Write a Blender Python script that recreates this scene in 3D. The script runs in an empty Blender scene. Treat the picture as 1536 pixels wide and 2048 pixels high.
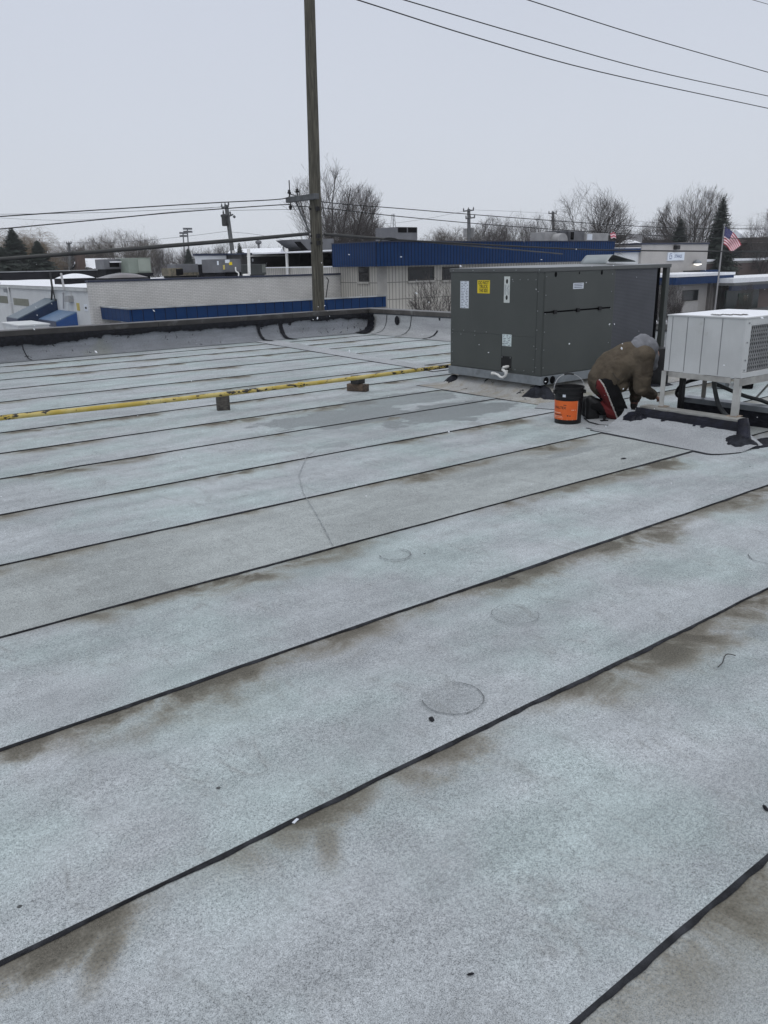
import bpy, bmesh, math, random
from mathutils import Vector, Matrix, noise
import numpy as np
R = math.radians
random.seed(7)
scene = bpy.context.scene
col = scene.collection

# ---------------------------------------------------------------- camera, sky, sun, exposure
EYE = 1.55                                   # metres above the roof
F = 1600.0                                   # focal length in pixels of the 1536 x 2048 photograph
FW = Vector((0.577, 0.760, -0.298)).normalized()
RT = Vector((0.793, -0.609, -0.020)); RT = (RT - FW * RT.dot(FW)).normalized()
UP = RT.cross(FW).normalized()
cam = bpy.data.cameras.new('camera'); cam_o = bpy.data.objects.new('camera', cam); col.objects.link(cam_o)
cam_o.matrix_world = Matrix(((RT.x, UP.x, -FW.x, 0), (RT.y, UP.y, -FW.y, 0), (RT.z, UP.z, -FW.z, EYE), (0, 0, 0, 1)))
cam.sensor_fit = 'VERTICAL'; cam.sensor_height = 36; cam.lens = F / 2048 * 36
cam.clip_start = 0.05; cam.clip_end = 6000
scene.camera = cam_o
scene.render.resolution_x, scene.render.resolution_y = 768, 1024
scene.view_settings.view_transform = 'Standard'; scene.view_settings.look = 'None'
scene.view_settings.exposure = 0.0; scene.view_settings.gamma = 1.0

SUN_EL, SUN_AZ = R(58), R(215)
w = bpy.data.worlds.new('World'); scene.world = w; w.use_nodes = True
nt = w.node_tree; nt.nodes.clear()
out = nt.nodes.new('ShaderNodeOutputWorld')
sky = nt.nodes.new('ShaderNodeTexSky'); sky.sky_type = 'NISHITA'; sky.sun_disc = False
sky.sun_elevation = SUN_EL; sky.sun_rotation = SUN_AZ; sky.dust_density = 6; sky.air_density = 1
bg1 = nt.nodes.new('ShaderNodeBackground'); bg1.inputs[1].default_value = 0.05
nt.links.new(sky.outputs[0], bg1.inputs[0])
tc = nt.nodes.new('ShaderNodeTexCoord'); sep = nt.nodes.new('ShaderNodeSeparateXYZ')
nt.links.new(tc.outputs['Generated'], sep.inputs[0])
ramp = nt.nodes.new('ShaderNodeValToRGB')     # overcast cloud deck: brighter overhead than at the horizon
cr = ramp.color_ramp
cr.elements[0].position = 0.0; cr.elements[0].color = (0.675, 0.712, 0.770, 1)
cr.elements[1].position = 1.0; cr.elements[1].color = (0.95, 0.98, 1.03, 1)
e = cr.elements.new(0.30); e.color = (0.618, 0.663, 0.765, 1)
e = cr.elements.new(0.14); e.color = (0.650, 0.695, 0.780, 1)
nt.links.new(sep.outputs[2], ramp.inputs[0])
cn = nt.nodes.new('ShaderNodeTexNoise'); cn.inputs['Scale'].default_value = 2.2; cn.inputs['Detail'].default_value = 3
cmap = nt.nodes.new('ShaderNodeMapRange'); cmap.inputs[3].default_value = 0.965; cmap.inputs[4].default_value = 1.035
nt.links.new(tc.outputs['Generated'], cn.inputs['Vector']); nt.links.new(cn.outputs[0], cmap.inputs[0])
cm = nt.nodes.new('ShaderNodeVectorMath'); cm.operation = 'SCALE'
nt.links.new(ramp.outputs[0], cm.inputs[0]); nt.links.new(cmap.outputs[0], cm.inputs['Scale'])
bg2 = nt.nodes.new('ShaderNodeBackground'); bg2.inputs[1].default_value = 1.0
nt.links.new(cm.outputs[0], bg2.inputs[0])
mixs = nt.nodes.new('ShaderNodeMixShader'); mixs.inputs[0].default_value = 0.96
nt.links.new(bg1.outputs[0], mixs.inputs[1]); nt.links.new(bg2.outputs[0], mixs.inputs[2])
nt.links.new(mixs.outputs[0], out.inputs[0])
sun = bpy.data.lights.new('sun', 'SUN'); sun.energy = 0.7; sun.angle = R(40); sun.color = (1.0, 0.975, 0.94)
sun_o = bpy.data.objects.new('sun', sun); col.objects.link(sun_o)
# sky sun_rotation is clockwise from +Y; direction to the sun:
sd = Vector((math.sin(SUN_AZ) * math.cos(SUN_EL), math.cos(SUN_AZ) * math.cos(SUN_EL), math.sin(SUN_EL)))
sun_o.rotation_euler = sd.to_track_quat('Z', 'Y').to_euler(); sun_o.location = (0, 0, 40)

# ---------------------------------------------------------------- measuring helpers (photo pixel -> world point)
def ray(x, y): return FW * F + RT * (x - 768) - UP * (y - 1024)
EYEV = Vector((0, 0, EYE))
def G(x, y, z=0.0): d = ray(x, y); return EYEV + d * ((z - EYE) / d.z)
def atX(x, y, X): d = ray(x, y); return EYEV + d * (X / d.x)
def atY(x, y, Y): d = ray(x, y); return EYEV + d * (Y / d.y)
def at(x, y, D): return EYEV + ray(x, y) * (D / F)

# ---------------------------------------------------------------- materials
MATS = {}
class NT:
    def __init__(s, name):
        s.m = bpy.data.materials.new(name); s.m.use_nodes = True; s.t = s.m.node_tree
        s.b = s.t.nodes['Principled BSDF']; s.o = s.t.nodes['Material Output']
    def n(s, typ, **kw):
        n = s.t.nodes.new(typ)
        for k, v in kw.items():
            if k.startswith('i_'):
                k = k[2:]; k = int(k) if k.isdigit() else k
                s.set(n.inputs[k], v)
            else: setattr(n, k, v)
        return n
    def set(s, inp, v):
        if isinstance(v, bpy.types.NodeSocket): s.t.links.new(v, inp)
        else: inp.default_value = v
    def math(s, op, a, b=0.0, c=0.0, clamp=False):
        n = s.t.nodes.new('ShaderNodeMath'); n.operation = op; n.use_clamp = clamp
        for i, v in enumerate((a, b, c)): s.set(n.inputs[i], v)
        return n.outputs[0]
    def noise(s, vec, scale, detail=3, rough=.55, dist=0.0):
        n = s.n('ShaderNodeTexNoise', i_Scale=scale, i_Detail=detail, i_Roughness=rough, i_Distortion=dist)
        s.set(n.inputs['Vector'], vec); return n.outputs[0]
    def step(s, v, a, b, lo=0.0, hi=1.0):
        n = s.n('ShaderNodeMapRange', interpolation_type='SMOOTHSTEP')
        for i, q in enumerate((v, a, b, lo, hi)): s.set(n.inputs[i], q)
        return n.outputs[0]
    def mix(s, f, a, b, mode='MIX'):
        n = s.n('ShaderNodeMix', data_type='RGBA', blend_type=mode)
        s.set(n.inputs[0], f)
        for i, q in ((6, a), (7, b)):
            if not isinstance(q, bpy.types.NodeSocket) and len(q) == 3: q = (*q, 1)
            s.set(n.inputs[i], q)
        return n.outputs[2]
    def scale(s, c, f):
        n = s.n('ShaderNodeVectorMath', operation='SCALE'); s.set(n.inputs[0], c); s.set(n.inputs['Scale'], f); return n.outputs[0]
    def obj(s): return s.n('ShaderNodeTexCoord').outputs['Object']
    def mapped(s, v, sc):
        n = s.n('ShaderNodeMapping'); s.set(n.inputs[0], v); n.inputs['Scale'].default_value = sc; return n.outputs[0]
    def bump(s, h, strength, dist):
        n = s.n('ShaderNodeBump'); n.inputs['Strength'].default_value = strength; n.inputs['Distance'].default_value = dist
        s.set(n.inputs['Height'], h); s.t.links.new(n.outputs[0], s.b.inputs['Normal'])

def pm(name, c, rough=.6, var=.12, scale=6, metal=0.0, bump=0.0, bscale=60, bdist=.003, dirt=None, dirt_amt=.5, dscale=4, stretch=None, spec=None):
    if name in MATS: return MATS[name]
    s = NT(name); v = s.obj()
    if stretch: v = s.mapped(v, stretch)
    f = s.noise(v, scale, 4)
    cc = s.scale((*c,), s.step(f, .3, .7, 1 - var, 1 + var))
    if dirt:
        d = s.noise(v, dscale, 6, .62, .4)
        cc = s.mix(s.step(d, .62 - .25 * dirt_amt, .72), cc, dirt)
    s.set(s.b.inputs['Base Color'], cc)
    s.b.inputs['Roughness'].default_value = rough; s.b.inputs['Metallic'].default_value = metal
    if spec is not None: s.b.inputs['Specular IOR Level'].default_value = spec
    if bump: s.bump(s.noise(v, bscale, 4), bump, bdist)
    MATS[name] = s.m; return s.m

def granule_base(s, v, fine, c1, c2, big):
    """mineral granules: fine light/dark speckle over two drifting base tones"""
    g1 = s.noise(v, fine, 2, .7); g2 = s.noise(v, fine * .33, 2, .6)
    sp = s.math('MAXIMUM', .12, s.math('MULTIPLY_ADD', s.math('SUBTRACT', g1, .5), 3.0, s.math('MULTIPLY_ADD', s.math('SUBTRACT', g2, .5), 1.1, 1.0)))
    base = s.mix(s.step(s.noise(v, big, 4), .38, .64), c1, c2)
    return base, sp, g1

def roof_material():
    s = NT('mineral_roofing'); v = s.obj()
    uv = s.n('ShaderNodeUVMap', uv_map='lay').outputs[0]; sp_ = s.n('ShaderNodeSeparateXYZ'); s.set(sp_.inputs[0], uv)
    u, d = sp_.outputs[0], sp_.outputs[1]
    tint = s.n('ShaderNodeAttribute', attribute_name='tint').outputs['Fac']
    base, spk, g1 = granule_base(s, v, 360, (.374, .399, .418), (.363, .420, .427), 1.3)
    base = s.mix(s.step(tint, .80, .93), (.338, .364, .364), base)
    base = s.scale(base, s.step(s.noise(s.mapped(v, (.5, 1.6, 1)), 2.4, 5, .6), .3, .7, .84, 1.10))
    base = s.scale(base, s.step(s.noise(v, .55, 3), .35, .65, .91, 1.06))
    base = s.scale(base, s.step(s.noise(v, 9, 6, .7), .3, .7, .92, 1.07))
    # faint smudges and scuffs
    scuff = s.step(s.math('MULTIPLY_ADD', s.math('SUBTRACT', g1, .5), .25, s.noise(s.mapped(v, (2.2, 1.0, 1)), 3.2, 8, .74, 1.2)), .52, .72)
    base = s.mix(s.math('MULTIPLY', scuff, .6), base, (.24, .25, .25))
    # dirt collecting below each lap: patches along the lap that fade away from it
    cv = s.n('ShaderNodeCombineXYZ'); s.set(cv.inputs[0], u); s.set(cv.inputs[1], s.math('MULTIPLY', tint, 37.0))
    along = s.step(s.noise(cv.outputs[0], .9, 2, .5), .36, .62)
    cv2 = s.n('ShaderNodeCombineXYZ'); s.set(cv2.inputs[0], u); s.set(cv2.inputs[1], d); s.set(cv2.inputs[2], s.math('MULTIPLY', tint, 11.0))
    wob = s.noise(cv2.outputs[0], 1.9, 4, .6)
    reach = s.math('MULTIPLY_ADD', wob, .60, s.math('MULTIPLY_ADD', along, .26, -.16))
    fall = s.math('SUBTRACT', 1.0, s.step(d, .0, s.math('MAXIMUM', reach, .03)))
    blotch = s.step(s.noise(cv2.outputs[0], 3.2, 5, .65, .5), .34, .66)
    amt = s.math('MULTIPLY', s.math('MULTIPLY', fall, s.math('MULTIPLY_ADD', blotch, .8, .25)), s.math('MULTIPLY_ADD', along, 1.25, .40))
    px = s.n('ShaderNodeSeparateXYZ'); s.set(px.inputs[0], v); wn = s.math('MULTIPLY', s.math('SUBTRACT', s.noise(v, 6.5, 5, .65), .5), 2.0)
    amt = s.math('MULTIPLY', amt, .62)
    for (a0, b0, hw, k, hug) in BLOTS:
        cx, cy = (a0[0] + b0[0]) / 2, (a0[1] + b0[1]) / 2; dx_, dy_ = b0[0] - a0[0], b0[1] - a0[1]; ln = math.hypot(dx_, dy_); dx_, dy_ = dx_ / ln, dy_ / ln
        ex = s.math('SUBTRACT', px.outputs[0], cx); ey = s.math('SUBTRACT', px.outputs[1], cy)
        la = s.math('MULTIPLY', s.math('MULTIPLY_ADD', ex, dx_, s.math('MULTIPLY', ey, dy_)), 1 / (ln * .62)); lb = s.math('MULTIPLY', s.math('MULTIPLY_ADD', ex, -dy_, s.math('MULTIPLY', ey, dx_)), 1 / (hw * 1.7))
        if hug:
            near = s.math('LESS_THAN', s.math('ABSOLUTE', lb), 3.2); lb = s.math('MULTIPLY_ADD', wn, .45, s.math('DIVIDE', d, hw * 1.9))
            rr = s.math('MULTIPLY_ADD', wn, .35, s.math('SQRT', s.math('MULTIPLY_ADD', la, la, s.math('MULTIPLY', lb, lb))))
            amt = s.math('MAXIMUM', amt, s.math('MULTIPLY', near, s.step(rr, .0, 1.15, k, 0.0))); continue
        rr = s.math('MULTIPLY_ADD', wn, .55, s.math('SQRT', s.math('MULTIPLY_ADD', la, la, s.math('MULTIPLY', lb, lb))))
        amt = s.math('MAXIMUM', amt, s.step(rr, .15, 1.15, k, 0.0))
    # drip tails running away from the lap
    tail = s.step(s.noise(s.mapped(cv2.outputs[0], (1.0, .45, 1)), 1.5, 3, .55), .62, .76)
    amt = s.math('MAXIMUM', amt, s.math('MULTIPLY', tail, s.math('MULTIPLY', .30, s.math('SUBTRACT', 1.0, s.step(d, .10, .55)))))
    grain = s.math('MULTIPLY_ADD', s.math('SUBTRACT', g1, .5), 1.8, s.math('MULTIPLY', amt, 1.55))
    base = s.mix(s.step(grain, .02, 1.05, 0, .78), base, (.160, .138, .096))
    base = s.mix(s.step(grain, .66, 1.35, 0, .65), base, (.055, .049, .040))
    # darker bare patches round the gas pipe and the rooftop unit
    tot = None
    for (cx, cy, rx, ry, k) in PATCHES:
        a = s.math('DIVIDE', s.math('SUBTRACT', px.outputs[0], cx), rx); b = s.math('DIVIDE', s.math('SUBTRACT', px.outputs[1], cy), ry)
        r = s.math('SQRT', s.math('ADD', s.math('MULTIPLY', a, a), s.math('MULTIPLY', b, b)))
        r = s.math('MULTIPLY_ADD', s.math('SUBTRACT', s.noise(v, 2.6, 5, .6), .5), 1.9, r)
        q = s.math('MULTIPLY', s.math('SUBTRACT', 1.0, s.step(r, .82, .97)), k)
        tot = q if tot is None else s.math('MAXIMUM', tot, q)
    base = s.mix(tot, base, (.205, .225, .232))
    # small dark specks
    vo = s.n('ShaderNodeTexVoronoi', i_Scale=3.1); s.set(vo.inputs['Vector'], v)
    speck = s.math('LESS_THAN', vo.outputs['Distance'], .022)
    base = s.mix(s.math('MULTIPLY', speck, .85), base, (.03, .03, .032))
    s.set(s.b.inputs['Base Color'], s.scale(base, spk))
    s.b.inputs['Roughness'].default_value = .85; s.b.inputs['Specular IOR Level'].default_value = .25
    s.bump(s.noise(v, 360, 2, .7), .45, .002)
    return s.m

def flashing_material(name, c1, c2, spots=True, tan=None):
    s = NT(name); v = s.obj()
    base, spk, g1 = granule_base(s, v, 340, c1, c2, 1.4)
    base = s.scale(base, s.step(s.noise(s.mapped(v, (.6, .6, 5)), 2.5, 5, .6), .3, .7, .86, 1.08))
    if tan: base = s.mix(s.step(s.noise(v, 5.5, 5, .6), .42, .62), base, tan)
    green = s.step(s.noise(v, .9, 4), .60, .74)
    base = s.mix(s.math('MULTIPLY', green, .4), base, (.19, .20, .15))
    if spots:
        n1 = s.noise(s.mapped(v, (1, 1, .8)), 11, 3, .6, .9); n2 = s.noise(v, 1.3, 2)
        th = s.step(s.math('MULTIPLY_ADD', n2, .28, n1), .80, .825)
        base = s.mix(th, base, (.012, .013, .016))
    s.set(s.b.inputs['Base Color'], s.scale(base, spk)); s.b.inputs['Roughness'].default_value = .85
    s.bump(s.noise(v, 30, 4, .7), .4, .006)
    return s.m

def tar_material(name='roofing_tar', c=(.006, .0065, .009), rough=.45, spec=.18, st=(1, .35, 2.2)):
    if name in MATS: return MATS[name]
    s = NT(name); v = s.obj()
    s.set(s.b.inputs['Base Color'], s.mix(s.step(s.noise(v, 14, 4), .35, .75), c, tuple(q * 2.6 for q in c)))
    s.b.inputs['Roughness'].default_value = rough; s.b.inputs['Specular IOR Level'].default_value = spec
    s.bump(s.noise(s.mapped(v, st), 26, 5, .65, .8), .7, .02)
    MATS[name] = s.m; return s.m

def stripes(name, c, cdark, axis, period, duty=.12, rough=.5, var=.08, metal=0.0, bump=.6, rows=None):
    """metal sheet with ribs (or masonry joints) along one axis of the object's own coordinates"""
    if name in MATS: return MATS[name]
    s = NT(name); v = s.obj(); p = s.n('ShaderNodeSeparateXYZ'); s.set(p.inputs[0], v)
    if axis == 3: q = s.math('ADD', p.outputs[0], p.outputs[1])
    else: q = p.outputs[axis]
    fr = s.math('FRACT', s.math('DIVIDE', q, period))
    tri = s.math('ABSOLUTE', s.math('SUBTRACT', fr, .5))
    line = s.step(tri, .5 - duty, .5 - duty * .4)
    if rows:
        fr2 = s.math('FRACT', s.math('DIVIDE', p.outputs[2], rows))
        line = s.math('MAXIMUM', line, s.step(s.math('ABSOLUTE', s.math('SUBTRACT', fr2, .5)), .5 - .1, .5 - .05))
    cc = s.mix(line, s.scale((*c,), s.step(s.noise(v, 1.5, 4), .3, .7, 1 - var, 1 + var)), cdark)
    s.set(s.b.inputs['Base Color'], cc); s.b.inputs['Roughness'].default_value = rough; s.b.inputs['Metallic'].default_value = metal; s.b.inputs['Specular IOR Level'].default_value = .12
    s.bump(s.math('SUBTRACT', 1.0, line), bump, .02)
    MATS[name] = s.m; return s.m

def brick(name, c1, c2, mortar, scale=1.0, w=.4, h=.1, msize=.012, vertical=False):
    s = NT(name); v = s.obj(); p = s.n('ShaderNodeSeparateXYZ'); s.set(p.inputs[0], v)
    c = s.n('ShaderNodeCombineXYZ'); s.set(c.inputs[0], s.math('ADD', p.outputs[0], p.outputs[1])); s.set(c.inputs[1], p.outputs[2])
    b = s.n('ShaderNodeTexBrick', i_Scale=1.0)
    s.set(b.inputs['Vector'], c.outputs[0]); b.inputs['Color1'].default_value = (*c1, 1); b.inputs['Color2'].default_value = (*c2, 1)
    b.inputs['Mortar'].default_value = (*mortar, 1); b.inputs['Mortar Size'].default_value = msize
    b.inputs['Brick Width'].default_value = w; b.inputs['Row Height'].default_value = h
    if vertical: b.offset = 0.0
    g = s.noise(v, .8, 5)
    cc = s.scale(b.outputs[0], s.step(g, .3, .7, .88, 1.05))
    s.set(s.b.inputs['Base Color'], cc); s.b.inputs['Roughness'].default_value = .8
    s.bump(b.outputs['Fac'], -.5, .01)
    MATS[name] = s.m; return s.m

# ---------------------------------------------------------------- mesh building
OFF = {}
class MB:
    def __init__(s): s.v, s.f, s.k = [], [], []
    def add(s, vs, fs, k=0):
        b = len(s.v); s.v += [Vector(q) for q in vs]; s.f += [tuple(i + b for i in f) for f in fs]; s.k += [k] * len(fs); return s
    def box(s, x0, x1, y0, y1, z0, z1, k=0):
        x0, x1 = sorted((x0, x1)); y0, y1 = sorted((y0, y1)); z0, z1 = sorted((z0, z1))
        return s.add([(x0,y0,z0),(x1,y0,z0),(x1,y1,z0),(x0,y1,z0),(x0,y0,z1),(x1,y0,z1),(x1,y1,z1),(x0,y1,z1)],
                     [(3,2,1,0),(4,5,6,7),(0,1,5,4),(1,2,6,5),(2,3,7,6),(3,0,4,7)], k)
    def obox(s, c, size, rz=0, ry=0, rx=0, k=0):
        m = Matrix.Rotation(rz, 3, 'Z') @ Matrix.Rotation(ry, 3, 'Y') @ Matrix.Rotation(rx, 3, 'X'); c = Vector(c)
        h = Vector(size) / 2
        vs = [c + m @ Vector((a * h.x, b * h.y, d * h.z)) for d in (-1, 1) for a, b in ((-1,-1),(1,-1),(1,1),(-1,1))]
        return s.add(vs, [(3,2,1,0),(4,5,6,7),(0,1,5,4),(1,2,6,5),(2,3,7,6),(3,0,4,7)], k)
    def tube(s, pts, r, n=8, caps=True, k=0):
        pts = [Vector(p) for p in pts]
        rs = list(r) if isinstance(r, (list, tuple)) else [r] * len(pts)
        vs = []; ax = None
        for i, p in enumerate(pts):
            t = (pts[min(i + 1, len(pts) - 1)] - pts[max(i - 1, 0)])
            if t.length < 1e-9: t = Vector((0, 0, 1))
            t.normalize()
            if ax is None:
                ax = t.cross(Vector((0, 0, 1))) if abs(t.z) < .95 else t.cross(Vector((1, 0, 0)))
            ax = (ax - t * ax.dot(t)).normalized(); ay = t.cross(ax)
            for j in range(n):
                a = 2 * math.pi * j / n; vs.append(p + (ax * math.cos(a) + ay * math.sin(a)) * rs[i])
        fs = []
        for i in range(len(pts) - 1):
            for j in range(n):
                fs.append((i*n+j, i*n+(j+1)%n, (i+1)*n+(j+1)%n, (i+1)*n+j))
        if caps: fs += [tuple(range(n))[::-1], tuple(range((len(pts)-1)*n, len(pts)*n))]
        return s.add(vs, fs, k)
    def lathe(s, prof, n=32, c=(0, 0, 0), caps=True, k=0):
        c = Vector(c); vs = [c + Vector((r * math.cos(2*math.pi*j/n), r * math.sin(2*math.pi*j/n), z)) for r, z in prof for j in range(n)]
        fs = [(i*n+j, i*n+(j+1)%n, (i+1)*n+(j+1)%n, (i+1)*n+j) for i in range(len(prof)-1) for j in range(n)]
        if caps: fs += [tuple(range(n))[::-1], tuple(range((len(prof)-1)*n, len(prof)*n))]
        return s.add(vs, fs, k)
    def prism(s, poly, d, k=0):
        """poly: list of 3-D points of a planar outline, d: extrusion vector"""
        n = len(poly); d = Vector(d); p = [Vector(q) for q in poly]
        return s.add(p + [q + d for q in p], [tuple(range(n))[::-1], tuple(range(n, 2*n))] + [(i, (i+1)%n, n+(i+1)%n, n+i) for i in range(n)], k)
    def grid(s, rows, k=0):
        n = len(rows[0]); vs = [q for r in rows for q in r]
        return s.add(vs, [(i*n+j, i*n+j+1, (i+1)*n+j+1, (i+1)*n+j) for i in range(len(rows)-1) for j in range(n-1)], k)
    def quad(s, a, b, c, d, k=0): return s.add([a, b, c, d], [(0, 1, 2, 3)], k)
    def build(s, name, mat, parent=None, bevel=0, smooth=False, fix=True, loc=None):
        me = bpy.data.meshes.new(name)
        if parent is not None: off = OFF[parent.name]
        else: off = Vector(loc) if loc is not None else s.base()
        me.from_pydata([q - off for q in s.v], [], s.f); me.update()
        mats = mat if isinstance(mat, (list, tuple)) else [mat]
        for m in mats: me.materials.append(m)
        if len(mats) > 1: me.polygons.foreach_set('material_index', s.k)
        if bevel or fix:
            bm = bmesh.new(); bm.from_mesh(me)
            if fix: bmesh.ops.recalc_face_normals(bm, faces=bm.faces)
            if bevel:
                eds = [e for e in bm.edges if len(e.link_faces) == 2 and e.calc_face_angle(0) > R(35)]
                bmesh.ops.bevel(bm, geom=eds, offset=bevel, segments=2, affect='EDGES', profile=.6, clamp_overlap=True)
            bm.to_mesh(me); bm.free()
        if smooth: me.shade_smooth() if hasattr(me, 'shade_smooth') else None
        if smooth == 'auto': me.set_sharp_from_angle(angle=R(40))
        o = bpy.data.objects.new(name, me); col.objects.link(o)
        if parent is not None: o.parent = parent
        else: o.location = off
        OFF[o.name] = off
        return o
    def base(s):
        xs = [q.x for q in s.v]; ys = [q.y for q in s.v]; zs = [q.z for q in s.v]
        return Vector(((min(xs)+max(xs))/2, (min(ys)+max(ys))/2, min(zs)))

def tag(o, label, cat, group=None, kind=None):
    if label: o['label'] = label
    if cat: o['category'] = cat
    if group: o['group'] = group
    if kind: o['kind'] = kind
    return o
def thing(name, label, cat, loc, group=None):
    o = bpy.data.objects.new(name, None); col.objects.link(o); o.location = loc; o.empty_display_size = .2
    OFF[o.name] = Vector(loc); return tag(o, label, cat, group)
def copy_thing(src, loc, rz, sc, label, group=None):
    c = src.copy(); col.objects.link(c); c.location = loc; c.rotation_euler = (0, 0, rz); c.scale = sc
    OFF[c.name] = Vector(loc)
    c['label'] = label
    if group: c['group'] = group
    for ch in list(src.children):
        d = ch.copy(); col.objects.link(d); d.parent = c
        for g in list(ch.children):
            q = g.copy(); col.objects.link(q); q.parent = d
    return c
def text_mesh(body, size, fn, thick=0):
    """lettering as a mesh; fn maps the letters' flat (x, y), centred, into a world point"""
    cu = bpy.data.curves.new('lettering', 'FONT'); cu.body = body; cu.size = size; cu.align_x = 'CENTER'; cu.align_y = 'CENTER'
    cu.resolution_u = 3; cu.offset = size * .018
    o = bpy.data.objects.new('lettering', cu); col.objects.link(o)
    dg = bpy.context.evaluated_depsgraph_get(); me = bpy.data.meshes.new_from_object(o.evaluated_get(dg))
    m = MB(); m.add([fn(q.co.x, q.co.y) for q in me.vertices], [tuple(p.vertices) for p in me.polygons])
    bpy.data.objects.remove(o); bpy.data.curves.remove(cu); bpy.data.meshes.remove(me)
    return m
def nz(x, y=0.0, z=0.0): return noise.noise((x, y, z))
def fbm(x, y=0.0, z=0.0): return noise.fractal((x, y, z), 1.0, 2.0, 4)

# ---------------------------------------------------------------- common materials
M_TAR = tar_material()
M_TARGREY = tar_material('weathered_tar', (.011, .012, .016), .6, .15)
M_SNOW = pm('snow', (.80, .82, .86), .7, .04, 3, bump=.4, bscale=5, bdist=.05)
M_CAB = pm('dark_grey_paint', (.056, .062, .059), .45, .07, 2.5, bump=.03, bscale=3, bdist=.01)
M_CAB2 = pm('dark_grey_lid', (.085, .09, .09), .28, .08, 3)
M_BLACK = pm('black_plastic', (.009, .009, .010), .45, .2, 9, spec=.3)
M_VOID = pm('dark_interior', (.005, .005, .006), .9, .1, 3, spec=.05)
M_GALV = pm('galvanised_steel', (.235, .255, .275), .42, .14, 7, metal=.45, dirt=(.15, .16, .17), dirt_amt=.4, dscale=6)
M_LABEL = pm('label_white', (.62, .66, .72), .5, .04, 20)
M_INK = pm('label_print', (.13, .15, .2), .6, .1, 20)
M_INKB = pm('black_ink', (.014, .014, .014), .6, .1, 20)
M_YELLOW = pm('label_yellow', (.68, .52, .012), .5, .05, 20)
M_PVC = pm('white_pvc', (.68, .68, .66), .4, .06, 14)
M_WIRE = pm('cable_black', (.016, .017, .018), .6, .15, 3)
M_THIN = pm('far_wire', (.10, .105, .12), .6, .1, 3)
M_GLASS = pm('dark_window_glass', (.018, .02, .022), .12, .3, 1.5)
M_BOLT = pm('screw_head', (.30, .31, .32), .35, .1, 30, metal=.7)
M_STEELW = pm('off_white_steel', (.40, .40, .385), .5, .12, 9, dirt=(.20, .15, .10), dirt_amt=.2, dscale=7)

# ================================================================ GROUND
m = MB(); m.quad((-1500, -1500, -4.2), (1800, -1500, -4.2), (1800, 2200, -4.2), (-1500, 2200, -4.2))
s = NT('snowy_ground'); v = s.obj()
a = s.mix(s.step(s.noise(v, .05, 6), .44, .60), (.06, .06, .063), (.66, .68, .72))
s.set(s.b.inputs['Base Color'], a); s.b.inputs['Roughness'].default_value = .9
tag(m.build('ground', s.m, loc=(0, 0, -4.2)), 'snow dusted asphalt and lawns between the buildings', None, kind='structure')

# ================================================================ OUR ROOF
bld = thing('commercial_building', 'flat roofed building whose pale grey sheet roofing fills the foreground', 'building', (0, 0, -4.2))
SEAMS = [-2.9, -1.97, -1.05, -.12, .806, 1.727, 2.669, 3.593, 4.556, 5.569, 6.594, 7.553, 8.559, 9.614, 10.632, 11.778, 12.822, 13.75, 14.62, 15.5]
TINTS = [.97, .92, .99, .86, .92, .985, 1.0, .78, .965, 1.0, .99, .955, .98, 1.0, .97, .99, .94, .99, .96]
XL, XR, YB = -9.0, 11.4, 15.42
p1, p2, p3, p4 = G(700, 830), G(870, 820), G(960, 838), G(820, 855)
PATCHES = [(G(690, 835).x, G(690, 835).y, .95, .50, .8), (G(905, 825).x, G(905, 825).y, .95, .48, .9), (G(800, 800).x, G(800, 800).y, .9, .42, .7),
           (G(1150, 905).x, G(1150, 905).y, .34, .09, .5), (G(660, 893).x, G(660, 893).y, .22, .10, .5), (G(1090, 880).x, G(1090, 880).y, .30, .16, .35)]
for px_, py_, r_, k_ in ((900, 1398, .125, .27), (1030, 1230, .11, .20), (1532, 1268, .10, .55), (792, 1113, .09, .22)): q_ = G(px_, py_); PATCHES.append((q_.x, q_.y, r_, r_, k_))
# dirt blotches and runs: start and end pixel in the photograph, half width in metres, strength
BLOTS = [((a_.x, a_.y), (b_.x, b_.y), w_, k_, f_) for a_, b_, w_, k_, f_ in ((G(*p), G(*q), w, k, f) for p, q, w, k, f in (
    ((-120, 1990), (330, 1768), .085, .95, 1), ((238, 1815), (180, 2000), .040, .62, 0), ((480, 1705), (800, 1545), .065, .80, 1), ((640, 1615), (668, 1760), .036, .50, 0), ((-60, 1530), (190, 1445), .085, .9, 1),
    ((300, 1405), (590, 1310), .085, .95, 1), ((170, 1235), (420, 1160), .08, .75, 1), ((730, 1575), (1010, 1440), .10, .72, 1), ((860, 1200), (1180, 1085), .12, .85, 1), ((1010, 1010), (1280, 930), .12, .72, 1),
    ((1040, 1425), (1260, 1315), .09, .75, 1), ((1290, 1310), (1480, 1215), .10, .7, 1), ((1290, 1060), (1540, 970), .10, .7, 1), ((70, 1125), (230, 1080), .09, .6, 1), ((160, 1005), (330, 965), .08, .55, 1), ((560, 1148), (800, 1075), .08, .6, 1)))]
M_ROOF = roof_material()
def edge(i, x): return SEAMS[i] + .010 * fbm(x * .45, i * 7.3) + .004 * nz(x * 4.5, i * 3.1)
vs, fs, uvs, tn = [], [], [], []
xs = [XL + .1 * k for k in range(int((XR - XL) / .1) + 1)]
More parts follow.
